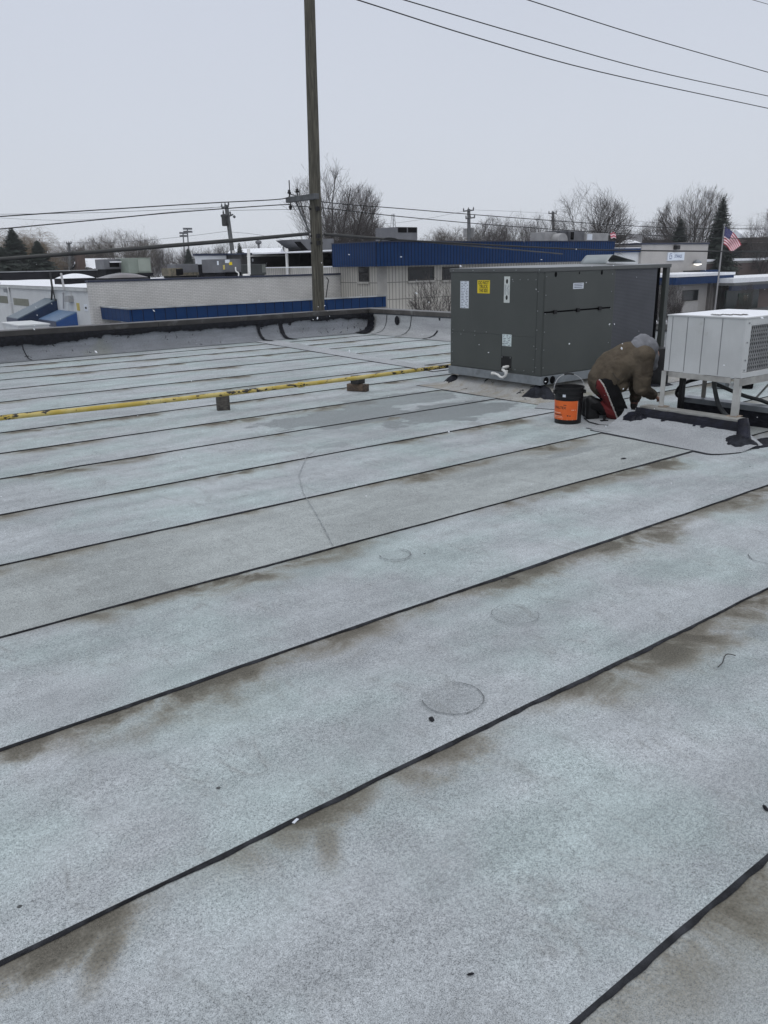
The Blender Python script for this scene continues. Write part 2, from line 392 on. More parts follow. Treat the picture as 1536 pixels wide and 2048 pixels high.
for i in range(len(SEAMS) - 1):
    b = len(vs); rows = [0, .06, .3, .62, .9, 1.0]
    for t in rows:
        for x in xs:
            y0, y1 = edge(i, x), edge(i + 1, x) + .03
            y = y0 + (y1 - y0) * t
            z = .007 * (1 - t) + .004 * fbm(x * .7, y * .9, 5) * (0 if t in (0, 1) else 1) - (.002 if t == 1 else 0)
            vs.append((x, y, z)); uvs.append((x, edge(i + 1, x) - y)); tn.append(TINTS[i])
    n = len(xs)
    for r in range(len(rows) - 1):
        for j in range(n - 1): fs.append((b + r*n + j, b + r*n + j + 1, b + (r+1)*n + j + 1, b + (r+1)*n + j))
me = bpy.data.meshes.new('roof_membrane'); me.from_pydata(vs, [], fs); me.materials.append(M_ROOF)
ul = me.uv_layers.new(name='lay'); at_ = me.attributes.new('tint', 'FLOAT', 'POINT'); at_.data.foreach_set('value', tn)
li = np.zeros(len(me.loops), dtype=np.int32); me.loops.foreach_get('vertex_index', li)
ul.data.foreach_set('uv', np.array(uvs, dtype=np.float32)[li].ravel()); me.shade_smooth()
roof = bpy.data.objects.new('roof_membrane', me); col.objects.link(roof); roof.parent = bld; roof.location = (0, 0, 4.2); OFF[roof.name] = Vector((0, 0, 0))
# bitumen bead squeezed out along every lap
M_BEAD = tar_material('bitumen_bead', (.017, .018, .021), .7, .15)
for i in range(1, len(SEAMS) - 1):
    m = MB(); rows = [[], [], [], []]
    x = XL
    while x <= XR - .02:
        wd = .004 + .022 * max(0, fbm(x * .75, i * 5.1, 2) + .22) + .008 * max(0, nz(x * 5, i * 2.2)) * (.5 + nz(x * .6, i))
        wd *= .55 if SEAMS[i] < 1 else (.72 if SEAMS[i] < 4 else .5)
        wd = max(.0035, wd + .006 * nz(x * 13, i * 4.4) + .003 * nz(x * 31, i)); y = edge(i, x)
        rows[0].append((x, y + .003, .0078)); rows[1].append((x, y - .001, .0084)); rows[2].append((x, y - wd * .7, .005)); rows[3].append((x, y - wd, .0012))
        x += .03
    m.grid(rows).build('seam', M_BEAD, roof, smooth=True, fix=False)
# walls of the building and the cap sheet crossing the laps
m = MB(); m.box(XL, XR + .25, -8, YB + .26, -4.2, -.06)
m.build('wall', brick('own_brick', (.24, .22, .2), (.2, .18, .17), (.3, .3, .3)), bld)
def strip(name, pts_l, pts_r, mat, z=.014, parent=None, n=24, wob=.012):
    """a cut sheet of roofing laid over the laps, with a dark lap edge"""
    m = MB(); rows = []
    for k in range(n + 1):
        t = k / n; a = Vector(pts_l[0]).lerp(Vector(pts_l[1]), t); b = Vector(pts_r[0]).lerp(Vector(pts_r[1]), t)
        a = a + Vector((wob * fbm(t * 5, 1), 0, z)); b = b + Vector((wob * fbm(t * 5, 9), 0, z))
        rows.append([a - Vector((.012, 0, z - .001)), a, a.lerp(b, .33) + Vector((0, 0, .002)), a.lerp(b, .66) + Vector((0, 0, .002)), b, b + Vector((.012, 0, -z + .001))])
    m2 = MB(); m2.grid([[r[0], r[1]] for r in rows]); m2.grid([[r[4], r[5]] for r in rows])
    o = m.grid([r[1:5] for r in rows]).build(name, mat, parent, smooth=True)
    m2.build('lap_edge', M_BEAD, o)
    return o
M_FLASH = flashing_material('wall_flashing', (.20, .213, .235), (.17, .182, .20))
M_PATCH = flashing_material('patch_sheet', (.345, .36, .38), (.325, .345, .36), spots=False)
M_CURB = flashing_material('curb_flashing', (.37, .38, .385), (.36, .36, .35), tan=(.29, .275, .24))
strip('cap_sheet', ((7.72, 8.9, 0), (8.25, 15.25, 0)), ((8.02, 8.9, 0), (8.76, 15.25, 0)), M_PATCH, parent=bld)

# fastener rings and scuff marks printed on the sheet by use
M_MARK = pm('scuff_mark', (.135, .145, .15), .8, .3, 40)
def ring(px, py, rx, a0, a1, wd, k):
    c = G(px, py); m = MB(); r0 = []; r1 = []
    n = 44
    for j in range(n + 1):
        a = R(a0 + (a1 - a0) * j / n); rr = rx * (1 + .05 * fbm(a * 2, k)); q = wd * max(.15, .6 + fbm(a * 5, k * 3))
        r0.append((c.x + rr * math.cos(a), c.y + rr * math.sin(a), .0115)); r1.append((c.x + (rr + q) * math.cos(a), c.y + (rr + q) * math.sin(a), .0115))
    m.grid([r0, r1]).build('ring_mark', M_MARK, roof)
ring(905, 1400, .112, 150, 420, .006, 1); ring(1030, 1232, .105, 20, 330, .004, 2); ring(790, 1112, .085, 150, 400, .008, 3); ring(1538, 1118, .1, 110, 280, .007, 4)
m = MB()                                                 # hose drag mark
pp = [G(x, y, .0115) for x, y in ((640, 893), (612, 915), (598, 950), (606, 985), (625, 1015), (645, 1050), (665, 1090))]
m.grid([[p - Vector((.002 + .004 * abs(nz(i * 1.7)), 0, 0)) for i, p in enumerate(pp)], [p + Vector((.003, 0, 0)) for p in pp]])
m.build('drag_mark', pm('faint_scuff', (.24, .26, .27), .8, .3, 30), roof)

# --- back parapet (along +X) and right parapet (along +Y)
M_COPE = pm('coping_metal', (.042, .039, .038), .45, .25, 3, metal=.2, dirt=(.10, .10, .10), dirt_amt=.4)
par = MB(); par.box(XL, XR + .25, YB, YB + .25, -.05, .43); par.box(XR, XR + .25, -8, YB - .002, -.05, .43)
par = par.build('parapet', M_FLASH, bld)
m = MB()
x = XL
while x < XR + .2:                                        # coping in lengths with lapped joints
    x1 = min(x + 3.05, XR + .3); m.box(x, x1 - .004, YB - .035, YB + .29, .43 + .004 * nz(x), .53 + .004 * nz(x)); x = x1
back_cope = m.build('coping', M_COPE, par, bevel=.008)
m = MB(); y = -8
while y < YB - .05:
    y1 = min(y + 3.05, YB - .037); m.box(XR - .035, XR + .29, y, y1 - .004, .435, .53 + .004 * nz(y)); y = y1
m.build('coping', pm('coping_metal_light', (.085, .08, .076), .4, .2, 3, metal=.25, dirt=(.2, .2, .2), dirt_amt=.3), par, bevel=.008)
def cove(t, h=.41):
    """flashing profile: 0 = toe on the roof, 1 = top under the coping -> (distance from wall, height)"""
    P = [(.46, .012), (.30, .02), (.17, .055), (.085, .12), (.045, .21), (.03, .31), (.022, h)]
    q = t * (len(P) - 1); i = min(int(q), len(P) - 2); f = q - i
    return P[i][0] + (P[i+1][0] - P[i][0]) * f, P[i][1] + (P[i+1][1] - P[i][1]) * f
def cove_back(t): d, z = cove(t); return d * .55, z
m = MB()
m.grid([[(x, YB - cove_back(t)[0] - .01 * fbm(x * .9, t), cove_back(t)[1] + .006 * fbm(x * 1.3, t * 2, 3)) for t in [k / 12 for k in range(13)]] for x in [XL + .15 * k for k in range(int((XR - .2 - XL) / .15) + 2)] + [XR]])
fl_back = m.build('flashing', M_FLASH, par, smooth=True, fix=False)
m = MB()
m.grid([[(XR - cove(t)[0] - .012 * fbm(y * .8, t, 4), y, cove(t)[1] + .005 * fbm(y * 1.3, t * 2, 8)) for t in [k / 12 for k in range(13)]] for y in [-8 + .15 * k for k in range(int((YB + 8) / .15))] + [YB]])
fl_right = m.build('flashing', flashing_material('wall_flashing_clean', (.33, .34, .355), (.32, .335, .345), spots=False), par, smooth=True, fix=False)
# laps turned up the right parapet
for i in range(5, len(SEAMS) - 1):
    y = SEAMS[i] + .1; m = MB()
    wd = .012 if i != 16 else .03
    m.grid([[(XR - cove(t)[0] - .004, y + .03 * (1 - t) + .008 * nz(t * 4, i) + s_ * wd, cove(t)[1] + .006) for s_ in (-1, 1)] for t in [k / 12 for k in range(13)]])
    m.build('turned_up_lap', M_BEAD, fl_right, smooth=True)
# black mastic along the top of the back flashing, ragged below
m = MB(); rows = [[], [], []]
x = XL
while x <= XR - .04:
    d = .08 + .085 * (fbm(x * 1.1, 3) + .22) + .06 * max(0, nz(x * 7, 4)) ** 1.5 + .035 * max(0, nz(x * 21, 2))
    if x < G(170, 700).x: d += .05
    z0, zt = .43, max(.2, .43 - max(.03, d))
    rows[0].append((x, YB - .05, z0 + .004)); rows[1].append((x, YB - .058 - .012 * abs(nz(x * 6, 9)), (z0 + zt) / 2)); rows[2].append((x, YB - .047, zt))
    x += .03
m.grid(rows).build('mastic_band', M_TAR, fl_back, smooth=True)
def smear(x0, x1, tail, seed):
    """vertical mastic streak on the back flashing running out onto the roof"""
    m = MB(); rows = []
    for k in range(30):
        t = 1 - k / 29 * (1 + tail); tt = max(0, t)
        d, z = cove_back(tt); ex = min(0, t)
        y = YB - d - .018 + ex * .9; z = z + .012
        c = (x0 + x1) / 2 + (.10 * (1 - tt) + .25 * -ex) + .012 * nz(k * .5, seed); hw = (x1 - x0) / 2 * (1 + .25 * fbm(k * .4, seed) + .9 * max(0, .25 - tt))
        rows.append([(c - hw, y, z), (c - hw * .3, y - .012, z + .004), (c + hw * .4, y - .012, z + .004), (c + hw, y, z)])
    m.grid(rows).build('mastic_streak', M_TAR, fl_back, smooth=True)
X_ = lambda px, py: atY(px, py, YB - .06).x
smear(X_(513, 668), X_(519, 668), .2, 1); smear(X_(557, 660), X_(565, 660), .25, 2); smear(X_(43, 700) - .008, X_(43, 700) + .008, 0, 3)
m = MB(); rows = []                                       # big mastic dab in the corner
cx = XR - .30
for k in range(25):
    t = 1 - k / 24; d, z = cove(t); rows.append([])
    for j in range(9):
        a = -1 + j / 4
        hw = .13 + .05 * fbm(k * .35, 2) + .16 * max(0, .5 - t)
        y = YB - .16 - .14 * (1 - t) + a * hw * (1 + .15 * nz(k * .6, j))
        rows[-1].append((XR - d - .02 - .015 * nz(k * .5, j * .7) - .05, y, z + .018 + .01 * nz(k, j)))
m.grid(rows).build('mastic_dab', M_TAR, fl_right, smooth=True)
m = MB()
cy = [q for q in (atX(795, 641, XR - .04),)][0]
m.add([(XR - .055 - .01 * (j == 0), cy.y + (0 if j == 0 else .085 * (1 + .25 * nz(j, 3)) * math.cos(j * .45)), cy.z + (0 if j == 0 else .10 * (1 + .25 * nz(j, 7)) * math.sin(j * .45))) for j in range(15)],
      [(0, j, j % 14 + 1) for j in range(1, 15)])
m.build('mastic_dab', M_TAR, fl_right)

# ================================================================ ROOFTOP UNIT (dark grey)
UX0, UX1, UXE, UY0, UY1 = 7.0, 8.26, 9.36, 6.21, 7.74
Z0, Z1, ZB, ZT, ZL = .0, .165, .262, 1.425, 1.466
# curb flashing: part of the building
m = MB(); rows = []
def curb_ring(o, z):
    x0, x1, y0, y1 = UX0 + .10 - o, UXE - .10 + o, UY0 + .10 - o, UY1 - .10 + o
    pts = []
    for (a, b) in (((x0, y0), (x1, y0)), ((x1, y0), (x1, y1)), ((x1, y1), (x0, y1)), ((x0, y1), (x0, y0))):
        for k in range(12):
            t = k / 12; px, py = a[0] + (b[0]-a[0])*t, a[1] + (b[1]-a[1])*t
            q = 1 + .25 * fbm(px * 2, py * 2, o); pts.append((px, py, z * q if z > .02 and z < .15 else z))
    return pts + [pts[0]]
for o_, z_ in ((.40, .0085), (.30, .014), (.17, .045), (.07, .10), (.012, .15), (.0, .158)): rows.append(curb_ring(o_, z_))
rc = m.grid(rows).build('equipment_curb', M_CURB, bld, smooth=True)
m = MB(); rr = curb_ring(.40, .0085); rr2 = curb_ring(.425, .0015); m.grid([rr, rr2]).build('lap_edge', M_BEAD, rc)
def tar_blob(cx, cy, rad, lift, parent, seed, mat, name='mastic_corner', ecc=(1, 1), rot=0, z0=.010):
    """a troweled mound of mastic, thicker in the middle, ragged edge"""
    m = MB(); rows = []; n = 40
    for i, (fr, h) in enumerate(((.0, 1), (.25, .95), (.5, .7), (.75, .35), (.92, .12), (1.0, .0))):
        row = []
        for j in range(n + 1):
            a = 2 * math.pi * (j % n) / n; r = rad * fr * (1 + .28 * fr * fbm(math.cos(a) * 1.6, math.sin(a) * 1.6, seed) + .10 * fr * nz(a * 6, seed))
            x, y = r * math.cos(a) * ecc[0], r * math.sin(a) * ecc[1]
            row.append((cx + x * math.cos(rot) - y * math.sin(rot), cy + x * math.sin(rot) + y * math.cos(rot), (z0 if fr < 1 else .004) + lift * h * (1 + .3 * nz(x * 14, y * 14, seed))))
        rows.append(row)
    return m.grid(rows).build(name, mat, parent, smooth=True)
g = G(1078, 793); tar_blob(UX0 + .04, UY0 + .04, .19, .15, rc, 3, M_TARGREY, ecc=(1, 1.1)); tar_blob(g.x + .16, g.y - .03, .17, .02, rc, 5, M_TARGREY, ecc=(1.3, .6), rot=-.5)
g = G(893, 772); tar_blob(UX0 + .05, UY1 - .02, .16, .13, rc, 8, M_TARGREY); tar_blob(g.x, g.y, .16, .02, rc, 9, M_TARGREY, ecc=(1, .6), rot=.8)

rtu = thing('rooftop_unit', 'large dark grey packaged rooftop unit with a yellow warning label', 'air conditioner', ((UX0 + UXE) / 2, (UY0 + UY1) / 2, .158))
m = MB(); m.box(UX0 + .05, UXE - .05, UY0 + .05, UY1 - .05, .16, Z1 + .01); m.build('curb_shadow_gap', M_VOID, rtu)  # black box painted in for the shadow gap below the base rail
m = MB(); e_ = .018
m.box(UX0 - e_, UXE + e_, UY0 - e_, UY0 + .05, Z1, ZB); m.box(UX0 - e_, UXE + e_, UY1 - .05, UY1 + e_, Z1, ZB)
m.box(UX0 - e_ , UX0 + .05, UY0 + .051, UY1 - .051, Z1, ZB); m.box(UXE - .05, UXE + e_, UY0 + .051, UY1 - .051, Z1, ZB)
rail = m.build('base_rail', M_GALV, rtu, bevel=.003)
for x in (UX0 + .075, UX0 + .185): MB().add([(x + .045 * math.cos(a * .3927) , UY0 - e_ - .003, .212 + .045 * math.sin(a * .3927)) for a in range(16)], [tuple(range(16))]).build('lifting_hole', M_VOID, rail)
m = MB(); m.box(UX0 + .05, UXE - .02, UY0 + .05, UY1 - .05, ZB - .03, ZB + .012); m.build('floor_pan', M_GALV, rtu)
m = MB(); m.box(UX0, UX1, UY0, UY1, ZB, ZT); cab = m.build('cabinet', M_CAB, rtu, bevel=.006)
m = MB()                                                  # roof of the unit: shallow lid with a turned-down rim
m.box(UX0 - .012, UXE + .012, UY0 - .012, UY1 + .012, ZT - .012, ZL - .008)
m.add([(UX0 - .01, UY0 - .01, ZL - .009), (UXE + .01, UY0 - .01, ZL - .009), (UXE + .01, UY1 + .01, ZL - .009), (UX0 - .01, UY1 + .01, ZL - .009), (UX0 + .5, (UY0 + UY1) / 2, ZL + .012), (UXE - .5, (UY0 + UY1) / 2, ZL + .012)],
      [(0, 1, 5, 4), (1, 2, 5), (2, 3, 4, 5), (3, 0, 4), (3, 2, 1, 0)])
lid = m.build('lid', M_CAB2, rtu, bevel=.004)
for k in range(5): MB().lathe([(.008, 0), (.008, .006), (.004, .009)], 8, (UX0 - .013, UY0 + .06 + k * (UY1 - UY0 - .12) / 4, ZT + .004)).build('screw', M_BOLT, lid)
# access panels: proud sheets with a dark reveal
def yz(px, py): q = atX(px, py, UX0); return q.y, q.z
def xz(px, py): q = atY(px, py, UY0); return q.x, q.z
def panel_x(px0, py0, px1, py1, name, mat, parent, proud=.004, bevel=.0015, k=None):
    y1, z1 = yz(px0, py0); y0, z0 = yz(px1, py1); m = MB(); m.box(UX0 - proud, UX0 + .002, y0, y1, z0, z1); return m.build(name, mat, parent, bevel=bevel)
def panel_y(px0, py0, px1, py1, name, mat, parent, proud=.004, bevel=.0015):
    x0, z1 = xz(px0, py0); x1, z0 = xz(px1, py1); m = MB(); m.box(x0, x1, UY0 - proud, UY0 + .002, z0, z1); return m.build(name, mat, parent, bevel=bevel)
def screws(pts, face, parent):
    for (a, b) in pts:
        m = MB()
        if face == 'x': m.tube([(UX0 + .001, a, b), (UX0 - .0095, a, b)], .0065, 8)
        else: m.tube([(a, UY0 + .001, b), (a, UY0 - .0095, b)], .0065, 8)
        m.build('screw', M_BOLT, parent)
yA = UY0 + .018; yB_ = yz(1073, 640)[0]
m = MB(); m.box(UX0 - .005, UX0 + .001, UY0 + .004, yB_ - .006, ZB + .012, ZT - .016); post = m.build('corner_post', M_CAB, cab, bevel=.002)
m = MB(); m.box(UX0 - .0045, UX0 + .001, yB_, UY1 - .008, .70, ZT - .016); pu = m.build('access_panel', M_CAB, cab, bevel=.002)
m = MB(); m.box(UX0 - .0045, UX0 + .001, yB_, yz(1004, 690)[0], ZB + .03, .694); pr = m.build('access_panel', M_CAB, cab, bevel=.002)
m = MB(); m.box(UX0 - .0045, UX0 + .001, yz(1004, 690)[0] + .005, UY1 - .008, ZB + .012, .694); pl = m.build('access_panel', M_CAB, cab, bevel=.002)
screws([(yB_ - .018, ZB + .1 + k * .21) for k in range(6)], 'x', post)
screws([(yB_ + .02 + k * .12, 1.33) for k in range(4)], 'x', pu); screws([(UY1 - .05 - k * .2, .72) for k in range(4)], 'x', pu)
screws([(yB_ + .02 + k * .14, ZB + .05) for k in range(4)], 'x', pr); screws([(yB_ + .02, .45), (yB_ + .02, .6), (yz(1004, 690)[0] - .02, .60)], 'x', pr)
screws([(UY1 - .04, ZB + .06 + k * .12) for k in range(4)] + [(UY1 - .2, .67), (UY1 - .45, .67)], 'x', pl)
# right face: hinged door above, door below
m = MB(); m.box(UX0 + .012, UX1 - .05, UY0 - .0045, UY0 + .001, .985, ZT - .016); du = m.build('filter_door', M_CAB, cab, bevel=.002)
m = MB(); m.box(UX0 + .012, UX1 - .05, UY0 - .0045, UY0 + .001, ZB + .012, .966); dl = m.build('blower_door', M_CAB, cab, bevel=.002)
m = MB(); m.box(UX0 + .016, UX1 - .07, UY0 - .004, UY0 - .0005, .967, .984); m.build('hinge_gap', M_VOID, cab)
m = MB()
for px, py in ((1109, 610), (1155, 606), (1199, 602)):
    x, z = xz(px, py); MB().box(x - .026, x + .026, UY0 - .022, UY0 - .004, .955, .998).build('latch', M_BLACK, du, bevel=.004)
m = MB()
for px, py, r_ in ((1111, 549, .028), (1158, 546, .014), (1203, 545, .026)):
    x, z = xz(px, py); MB().add([(x + r_ * (.75 if j % 8 else 1) * math.cos(j * .3927 + 1.57), UY0 - .0062, z + r_ * (1.35 if j == 0 else 1) * math.sin(j * .3927 + 1.57)) for j in range(16)], [tuple(range(16))]).build('lifting_hole', M_VOID, du)
screws([(UX0 + .03, ZB + .1 + k * .2) for k in range(6)] + [(UX1 - .07, ZB + .1 + k * .2) for k in range(6)], 'y', dl)
# condenser section: fin coil, dark interior, end post
s = NT('coil_fins'); v = s.obj(); p = s.n('ShaderNodeSeparateXYZ'); s.set(p.inputs[0], v)
tri = s.math('ABSOLUTE', s.math('SUBTRACT', s.math('FRACT', s.math('DIVIDE', p.outputs[2], .0165)), .5))
s.set(s.b.inputs['Base Color'], s.mix(s.step(tri, .2, .42), s.scale((.088, .091, .105), s.step(s.noise(v, 4, 4), .3, .7, .86, 1.1)), (.048, .050, .058)))
s.b.inputs['Roughness'].default_value = .5; s.b.inputs['Metallic'].default_value = .3; s.bump(tri, .25, .003); M_COIL = s.m
XC1 = xz(1312, 600)[0]
for y0, y1 in ((UY0 + .012, UY0 + .05), (UY1 - .05, UY1 - .012)):
    m = MB(); m.box(UX1 + .004, XC1, y0, y1, ZB + .013, ZT - .013); m.build('condenser_coil', M_COIL, rtu)
m = MB(); m.box(UX1 - .03, UX1 + .003, UY0 + .006, UY0 + .06, ZB + .013, ZT - .0125); m.build('coil_jamb', M_CAB, rtu, bevel=.003)
m = MB(); m.box(XC1 + .05, XC1 + .09, UY0 + .03, UY1 - .5, ZB + .013, ZT - .013); m.build('condenser_coil', M_VOID, rtu)
for y0, y1 in ((UY0 - .004, UY0 + .06), (UY1 - .06, UY1)): MB().box(UXE - .07, UXE, y0, y1, ZB + .013, ZT - .0125).build('end_post', M_CAB, rtu, bevel=.004)
# labels
def lines_x(y0, y1, z0, z1, n, parent, seed, mat=M_INK, x=UX0 - .0062):
    rnd = random.Random(seed); m = MB()
    for k in range(n):
        z = z1 - (k + .7) * (z1 - z0) / n; h = (z1 - z0) / n * .36; a = y1 - .1 * (y1 - y0)
        while a > y0 + .12 * (y1 - y0):
            l = rnd.uniform(.1, .35) * (y1 - y0); b = max(a - l, y0 + .08 * (y1 - y0)); m.quad((x, a, z), (x, b, z), (x, b, z + h), (x, a, z + h)); a = b - rnd.uniform(.05, .3) * (y1 - y0)
    return m.build('print', mat, parent)
def label_x(px0, py0, px1, py1, name, mat):
    y1, z1 = yz(px0, py0); y0, z0 = yz(px1, py1); m = MB(); m.box(UX0 - .0056, UX0 + .001, y0, y1, z0, z1); return m.build(name, mat, rtu), y0, y1, z0, z1
l, y0, y1, z0, z1 = label_x(921.6, 562, 937.8, 616.6, 'data_label', M_LABEL); lines_x(y0, y1, z0, z1, 17, l, 1)
l, y0, y1, z0, z1 = label_x(1009.3, 552.8, 1019.5, 605.6, 'strip_label', pm('label_strip', (.55, .58, .56), .5, .04, 20)); lines_x(y0, y1, z0 + .09, z1 - .09, 9, l, 2)
for zz in (z1 - .055, z0 + .058): MB().add([(UX0 - .0063, (y0 + y1) / 2 + .018 * math.cos(j * .52), zz + .027 * math.sin(j * .52)) for j in range(12)], [tuple(range(12))]).build('print', M_INKB, l)
l, y0, y1, z0, z1 = label_x(1005.6, 668, 1023, 693, 'wiring_label', pm('label_pale_blue', (.58, .66, .66), .5, .04, 20)); lines_x(y0, y1, z0, z1, 7, l, 3)
l, y0, y1, z0, z1 = label_x(955.6, 560.3, 980, 586.9, 'warning_label', M_YELLOW)
yc, hz = (y0 + y1) / 2, (z1 - z0)
for k, t_ in enumerate(('DO NOT', 'TRUCK', 'THIS SIDE')):
    zc = z1 - hz * (.2 + .3 * k)
    sc_ = .8 if k < 2 else .62
    text_mesh(t_, hz * .36, lambda x, y, zc=zc, sc_=sc_: (UX0 - .0066, yc - x * sc_, zc + y)).build('print', M_INKB, l, fix=False)
x0, z1 = xz(1146, 565.5); x1, z0 = xz(1166, 577); m = MB(); m.box(x0, x1, UY0 - .0066, UY0, z0, z1 - .004); l = m.build('data_label', M_LABEL, rtu)
m = MB()
for k in range(3): m.quad((x0 + .015, UY0 - .0072, z0 + .012 + k * .018), (x1 - .02, UY0 - .0072, z0 + .012 + k * .018), (x1 - .02, UY0 - .0072, z0 + .02 + k * .018), (x0 + .015, UY0 - .0072, z0 + .02 + k * .018))
m.build('print', M_INK, l)
# condensate drain
y1, z1 = yz(1004, 711.5); y0, z0 = yz(1022.8, 740)
m = MB(); m.box(UX0 - .009, UX0, y0, y1, z0, z1); dp = m.build('drain_plate', M_BLACK, rtu, bevel=.003)
m = MB()
for a in (y0 + .012, y1 - .012):
    for b in (z0 + .012, z1 - .012): MB().tube([(UX0 - .008, a, b), (UX0 - .015, a, b)], .0065, 8).build('screw', M_BOLT, dp)
yc, zc = yz(1017.5, 733); X2 = UX0 - .075
pts = [(UX0 - .005, yc, zc), (UX0 - .05, yc, zc), (X2, yc + .012, zc - .004), (X2, yc + .028, zc - .03)]
def dq(px, py): q = atX(px, py, X2); return (X2, q.y, q.z)
m = MB(); m.tube(pts + [dq(1012.5, 745)], .017, 12); m.tube([dq(1012.9, 741), dq(1012, 748)], .021, 12)
pts = [dq(1012.2, 747), dq(1010.5, 751.5), dq(1006, 755), dq(1001, 754), dq(996, 749.5), dq(990, 747), dq(984.5, 747)]
m.tube(pts, [.016, .016, .014, .014, .014, .014, .014], 12); m.tube([dq(988, 746.7), dq(983.8, 746.6)], .018, 12)
m.build('drain_trap', M_PVC, rtu, smooth='auto')
# loose bent sheet of metal lying on the lid
a = G(1186, 525, ZL + .012); b = G(1250, 521, ZL + .012)
m = MB(); zb = ZL + .014
c0, c1 = at(1190, 522, a.length * .955), None
ya = 6.75; xa = atY(1187, 520, ya + .2).x; kx = (atY(1246, 520, ya + .2).x - xa) / .575; kz = max(.3, (atY(1205, 509.5, ya + .2).z - zb) / .092)
rows = []
for t in [k / 8 for k in range(9)]:
    yq = ya + .42 * t
    rows.append([(xa + q[0] * kx, yq, zb + q[1] * kz) for q in ((0, 0), (.05, .045), (.10, .082), (.13, .092), (.35, .055), (.56, .02), (.575, .008))])
m.grid(rows)
o = m.build('sheet_metal_offcut', pm('dull_galvanised', (.30, .33, .34), .45, .1, 5, metal=.35), smooth='auto')
so = o.modifiers.new('thickness', 'SOLIDIFY'); so.thickness = .003
tag(o, 'bent pale grey sheet metal scrap lying on top of the dark rooftop unit', 'sheet metal')

# ================================================================ PALE CONDENSING UNIT ON ITS STAND, AND THE TWO RAILS
WX0, WX1, WY0, WY1, WZ0, WZ1 = 6.62, 7.62, 3.62, 4.37, .535, 1.035
ac = thing('condensing_unit', 'off white box air conditioner with a mesh side standing on a steel frame', 'air conditioner', ((WX0 + WX1) / 2, (WY0 + WY1) / 2, WZ0))
s = NT('aged_cream_paint'); v = s.obj()
cc = s.scale((.50, .512, .515), s.step(s.noise(v, 2.2, 4), .3, .7, .9, 1.06))
cc = s.mix(s.math('MULTIPLY', s.step(s.noise(v, 7, 5, .65), .60, .78), .5), cc, (.33, .33, .29))
s.set(s.b.inputs['Base Color'], cc); s.b.inputs['Roughness'].default_value = .5; s.bump(s.noise(v, 2.5, 3), .35, .02); M_CREAM = s.m
m = MB()
nP = 5; ys = [WY0 + .04 + (WY1 - WY0 - .04) * t for t in (0, .245, .49, .715, .93, 1.0)]
rows = []
for iz in range(9):                                       # left side sheet, slightly oil-canned between creases
    z = WZ0 + (WZ1 - WZ0) * iz / 8; row = [(WX0, WY0, z)]
    for a, b in zip(ys[:-1], ys[1:]):
        for t in (0, .04, .25, .5, .75, .96):
            y = a + (b - a) * t; row.append((WX0 - .004 * math.sin(t * math.pi) * math.sin(iz / 8 * math.pi) + (.004 if t == 0 and a > ys[0] else 0), y, z))
    row.append((WX0, WY1, z)); rows.append(row)
m.grid(rows); m.box(WX0 + .008, WX1, WY0 + .03, WY1, WZ0, WZ1 - .004)
acb = m.build('cabinet', M_CREAM, ac, fix=True)
m = MB()
for y in ys[1:-1]: MB().box(WX0 - .0012, WX0 + .004, y - .0016, y + .0016, WZ0 + .012, WZ1 - .01).build('crease', pm('crease_shade_dirt', (.23, .24, .25), .7, .1, 9), acb)  # shade and dirt of each crease painted as a thin dark strip
m = MB(); m.box(WX0 - .008, WX1, WY0 - .008, WY1 + .006, WZ1 - .003, WZ1 + .009); m.build('top_cover', M_CREAM, ac, bevel=.003)
m = MB(); fw_ = .055                                      # grille frame on the near right face
m.box(WX0 - .002, WX0 + .085, WY0 - .004, WY0 + .02, WZ0 + .045, WZ1 - .004); m.box(WX1 - .06, WX1, WY0 - .004, WY0 + .02, WZ0 + .045, WZ1 - .004)
m.box(WX0 + .086, WX1 - .061, WY0 - .004, WY0 + .02, WZ1 - .062, WZ1 - .004); m.box(WX0 - .002, WX1, WY0 - .014, WY0 + .02, WZ0, WZ0 + .044)
gf = m.build('grille_frame', M_CREAM, ac, bevel=.003)
m = MB(); m.box(WX0 + .06, WX1 - .03, WY0 + .022, WY0 + .028, WZ0 + .02, WZ1 - .02); m.build('coil_face', pm('coil_grey', (.016, .017, .02), .6, .1, 30), ac)
m = MB(); gx0, gx1, gz0, gz1 = WX0 + .085, WX1 - .06, WZ0 + .044, WZ1 - .062
dx, dz = .031, .068; wr = .0042
i = 0; x = gx0
while x < gx1:                                            # expanded-metal diamonds
    for k in range(int((gz1 - gz0) / dz) + 1):
        z = gz0 + k * dz
        for sx in (-1, 1):
            p0 = Vector((x, WY0 - .001, z)); p1_ = Vector((x + sx * dx / 2, WY0 + .003, z + dz / 2)); p2_ = Vector((x, WY0 - .001, z + dz))
            for pa, pb in ((p0, p1_), (p1_, p2_)):
                if gz0 - .001 <= pa.z and pb.z <= gz1 + .03 and gx0 - .02 < pb.x < gx1: m.tube([pa, pb], wr, 4, False)
    x += dx
m.build('mesh_grille', pm('mesh_metal', (.24, .245, .25), .5, .12, 8, metal=.3), ac)
for z in (.06, .2, .45, .72): MB().tube([(WX0 + .04, WY0 - .003, WZ0 + .03 + z * .6), (WX0 + .04, WY0 - .011, WZ0 + .03 + z * .6)], .007, 8).build('screw', M_BOLT, gf)
m = MB()                                                  # thin wind-blown snow on top
rows = []
for i in range(25):
    row = []
    for j in range(19):
        x = WX0 + .02 + (WX1 - WX0 - .03) * i / 24; y = WY0 + .015 + (WY1 - WY0 - .03) * j / 18
        ed = min(i, 24 - i, j, 18 - j) / 3
        row.append((x, y, WZ1 + .0095 + min(1, ed) * .008 * max(0, .55 + fbm(x * 4, y * 4))))
    rows.append(row)
m.grid(rows).build('snow_cover', M_SNOW, ac, smooth=True)
m = MB()
